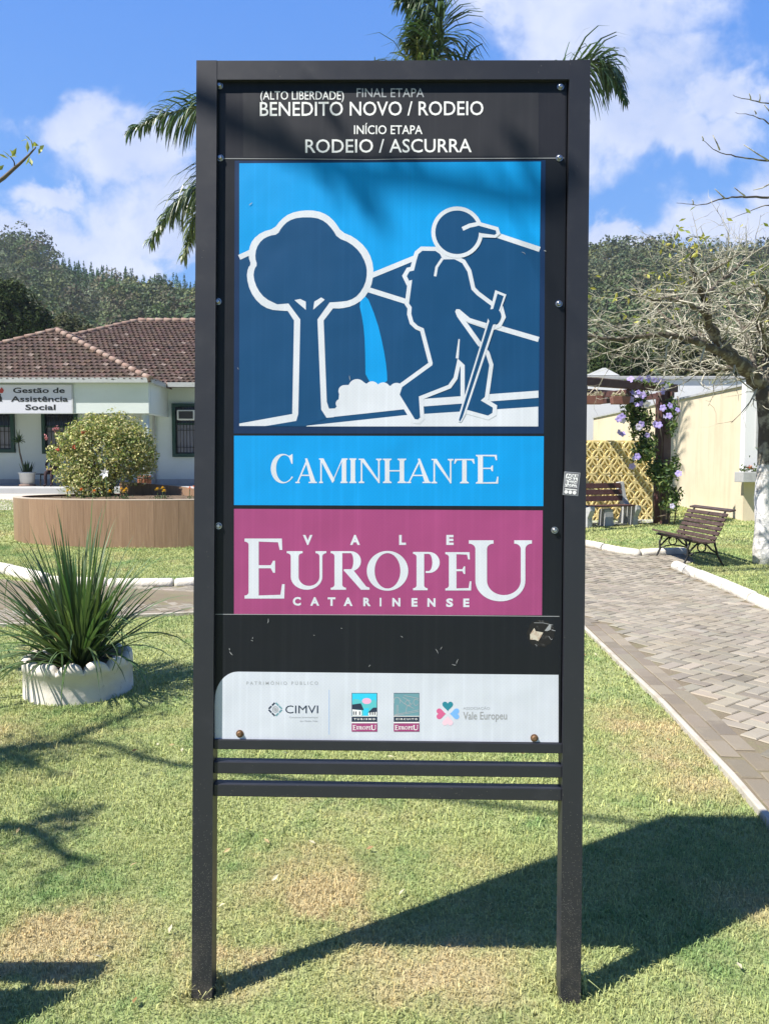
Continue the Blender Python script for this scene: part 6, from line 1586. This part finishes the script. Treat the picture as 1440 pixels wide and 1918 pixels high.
Vs, Ts = [], []
def plant_tree(x, y, z, r, tint, T, zs=1.0):
    v, t = T; a = rng.uniform(0, 6.283); ca, sa = math.cos(a), math.sin(a)
    Vs.append(np.stack([x + (v[:, 0] * ca - v[:, 1] * sa) * r, y + (v[:, 0] * sa + v[:, 1] * ca) * r, z + v[:, 2] * r * zs], 1)); Ts.append(t[:, None] * tint[None])
cnt = 0
D = D0 + 4
while D < D1 * 1.06:
    step = 4.2 + (D - D0) * .012; uw = np.arange(-.82, .82, step / D)
    for u in uw:
        Dj = D + rng.normal(0, 1.6); uj = u + rng.normal(0, .25) * step / D; px = CX + uj * F; t_ = (Dj - D0) / (D1 - D0)
        z = float(hill_z(np.array(uj), np.array(Dj))); tint = PAL[rng.integers(0, len(PAL))] * rng.uniform(.75, 1.25)
        pine_zone = t_ > .74 and 110 < px < 520
        if pine_zone:
          for _q in range(2): plant_tree(uj * Dj + rng.normal(0, 1.6), Dj + rng.normal(0, 1.6), z + .8, rng.uniform(1.5, 2.2), np.array((.07, .145, .06)) * rng.uniform(.8, 1.25), pines[rng.integers(0, 3)], 1.0)
        else:
            r = rng.uniform(2.3, 4.4) * (1.25 if t_ > .9 else 1); 
            if Dj < 125: plant_tree(uj * Dj, Dj, z + r * .7, r * .9, tint, big[rng.integers(0, 4)])
            else: plant_tree(uj * Dj, Dj, z + r * .75, r, tint, tpl[rng.integers(0, 7)])
        cnt += 1
    D += step * .82
V = np.concatenate(Vs); Tn = np.concatenate(Ts)
tag(npmesh('hillside_woods', V, [np.arange(len(V)).reshape(-1, 4)], M['forest'], tint=Tn), 'dense mixed green woods covering the hills behind the buildings', 'woods', kind='stuff')
print('forest trees', cnt, len(V) // 4)
def big_tree(label, px, ytop, ybot, wpx, Y, cols, n=5200, leaf=.5, lobes=9):
    a, b = P(px, ybot, Y), P(px, ytop, Y); w_ = wpx / F * Y / 2; h = b.z - a.z
    t = thing('broad_tree', label, 'tree', (a.x, Y, gz(Y)))
    mb = MB(); mb.tube([(a.x, Y, gz(Y) - .1), (a.x + .1, Y, (gz(Y) + a.z) / 2 + h * .2), (a.x - .1, Y, a.z + h * .6)], [.5, .38, .15], 10)
    for i in range(7):
        an = i / 7 * 6.283; mb.tube([(a.x, Y, a.z + h * .15), (a.x + math.cos(an) * w_ * .4, Y + math.sin(an) * w_ * .4, a.z + h * .45), (a.x + math.cos(an) * w_ * .75, Y + math.sin(an) * w_ * .7, a.z + h * .62)], [.2, .12, .04], 6)
    ob(mb, 'trunk', M['bark'], t)
    cen = [((a.x, Y, a.z + h * .48), (w_ * .78, w_ * .75, h * .5), 3)]
    for i in range(lobes):
        an = i / lobes * 6.283 + rnd.uniform(-.3, .3); zz = rnd.uniform(.25, .85); k_ = math.sin(zz * 3.0) * .62
        cen.append(((a.x + math.cos(an) * w_ * k_, Y + math.sin(an) * w_ * k_, a.z + h * zz), (w_ * .38, w_ * .38, h * .2), 1))
    v, f, tt = blob_leaves(cen, n, leaf, leaf * .5, cols, .55, .25); under(npmesh('crown', v, [f], M['forest'], tint=tt), t); return t
G1 = [(.035, .058, .022), (.05, .075, .028), (.028, .045, .02), (.065, .085, .03)]
big_tree('large dark green tree rising behind the office roof at the left edge', 22, 532, 700, 150, 52, G1, 24000, .30)
big_tree('low leafy grey green tree just above the valley of the office roof', 140, 592, 700, 90, 58, [(.10, .11, .06), (.13, .13, .08), (.06, .08, .04)], 14000, .26)
big_tree('deep green bushy tree behind the white hall roof', 1165, 628, 760, 120, 46, G1, 18000, .24)
big_tree('olive bushy tree behind the hall, partly hidden by the bare tree', 1300, 600, 760, 170, 55, [(.075, .085, .04), (.10, .10, .05), (.05, .065, .03)], 20000, .28)
big_tree('olive green tree behind the hall at the right edge', 1440, 590, 760, 150, 58, [(.06, .075, .035), (.085, .09, .045)], 18000, .28)

# ---------------------------------------------------------------- fallen leaves and air
n = 70; fx, fy = rng.uniform(-1.6, 2.0, n), rng.uniform(2.0, 6.5, n); k = ~inside(fx, fy, path_poly)
v, f = leaf_quads(np.stack([fx[k], fy[k], np.full(k.sum(), .024)], 1), .035, .016, 3.0)
tag(npmesh('fallen_leaves', v, [f], M['foliage'], tint=np.repeat(np.array([[.42, .33, .17], [.30, .18, .08], [.55, .50, .36]])[rng.integers(0, 3, k.sum())], 4, 0)), 'a few small dry leaves lying scattered on the front lawn', 'leaves', kind='stuff')
hz = bpy.data.materials.new('haze_air'); hz.use_nodes = True; t = NT(hz.node_tree); hz.node_tree.nodes.remove(hz.node_tree.nodes['Principled BSDF'])
pv = t.new('ShaderNodeVolumePrincipled'); pv.inputs['Color'].default_value = (.80, .88, 1.0, 1); pv.inputs['Density'].default_value = .0003; pv.inputs['Anisotropy'].default_value = .2
t.link(pv.outputs[0], hz.node_tree.nodes['Material Output'].inputs['Volume'])
mb = MB(); mb.box((0, 168, 55), (1300, 400, 115)); o = mb.build('haze', hz); tag(o, 'faint bluish air softening the far wooded hills', 'haze', kind='stuff')
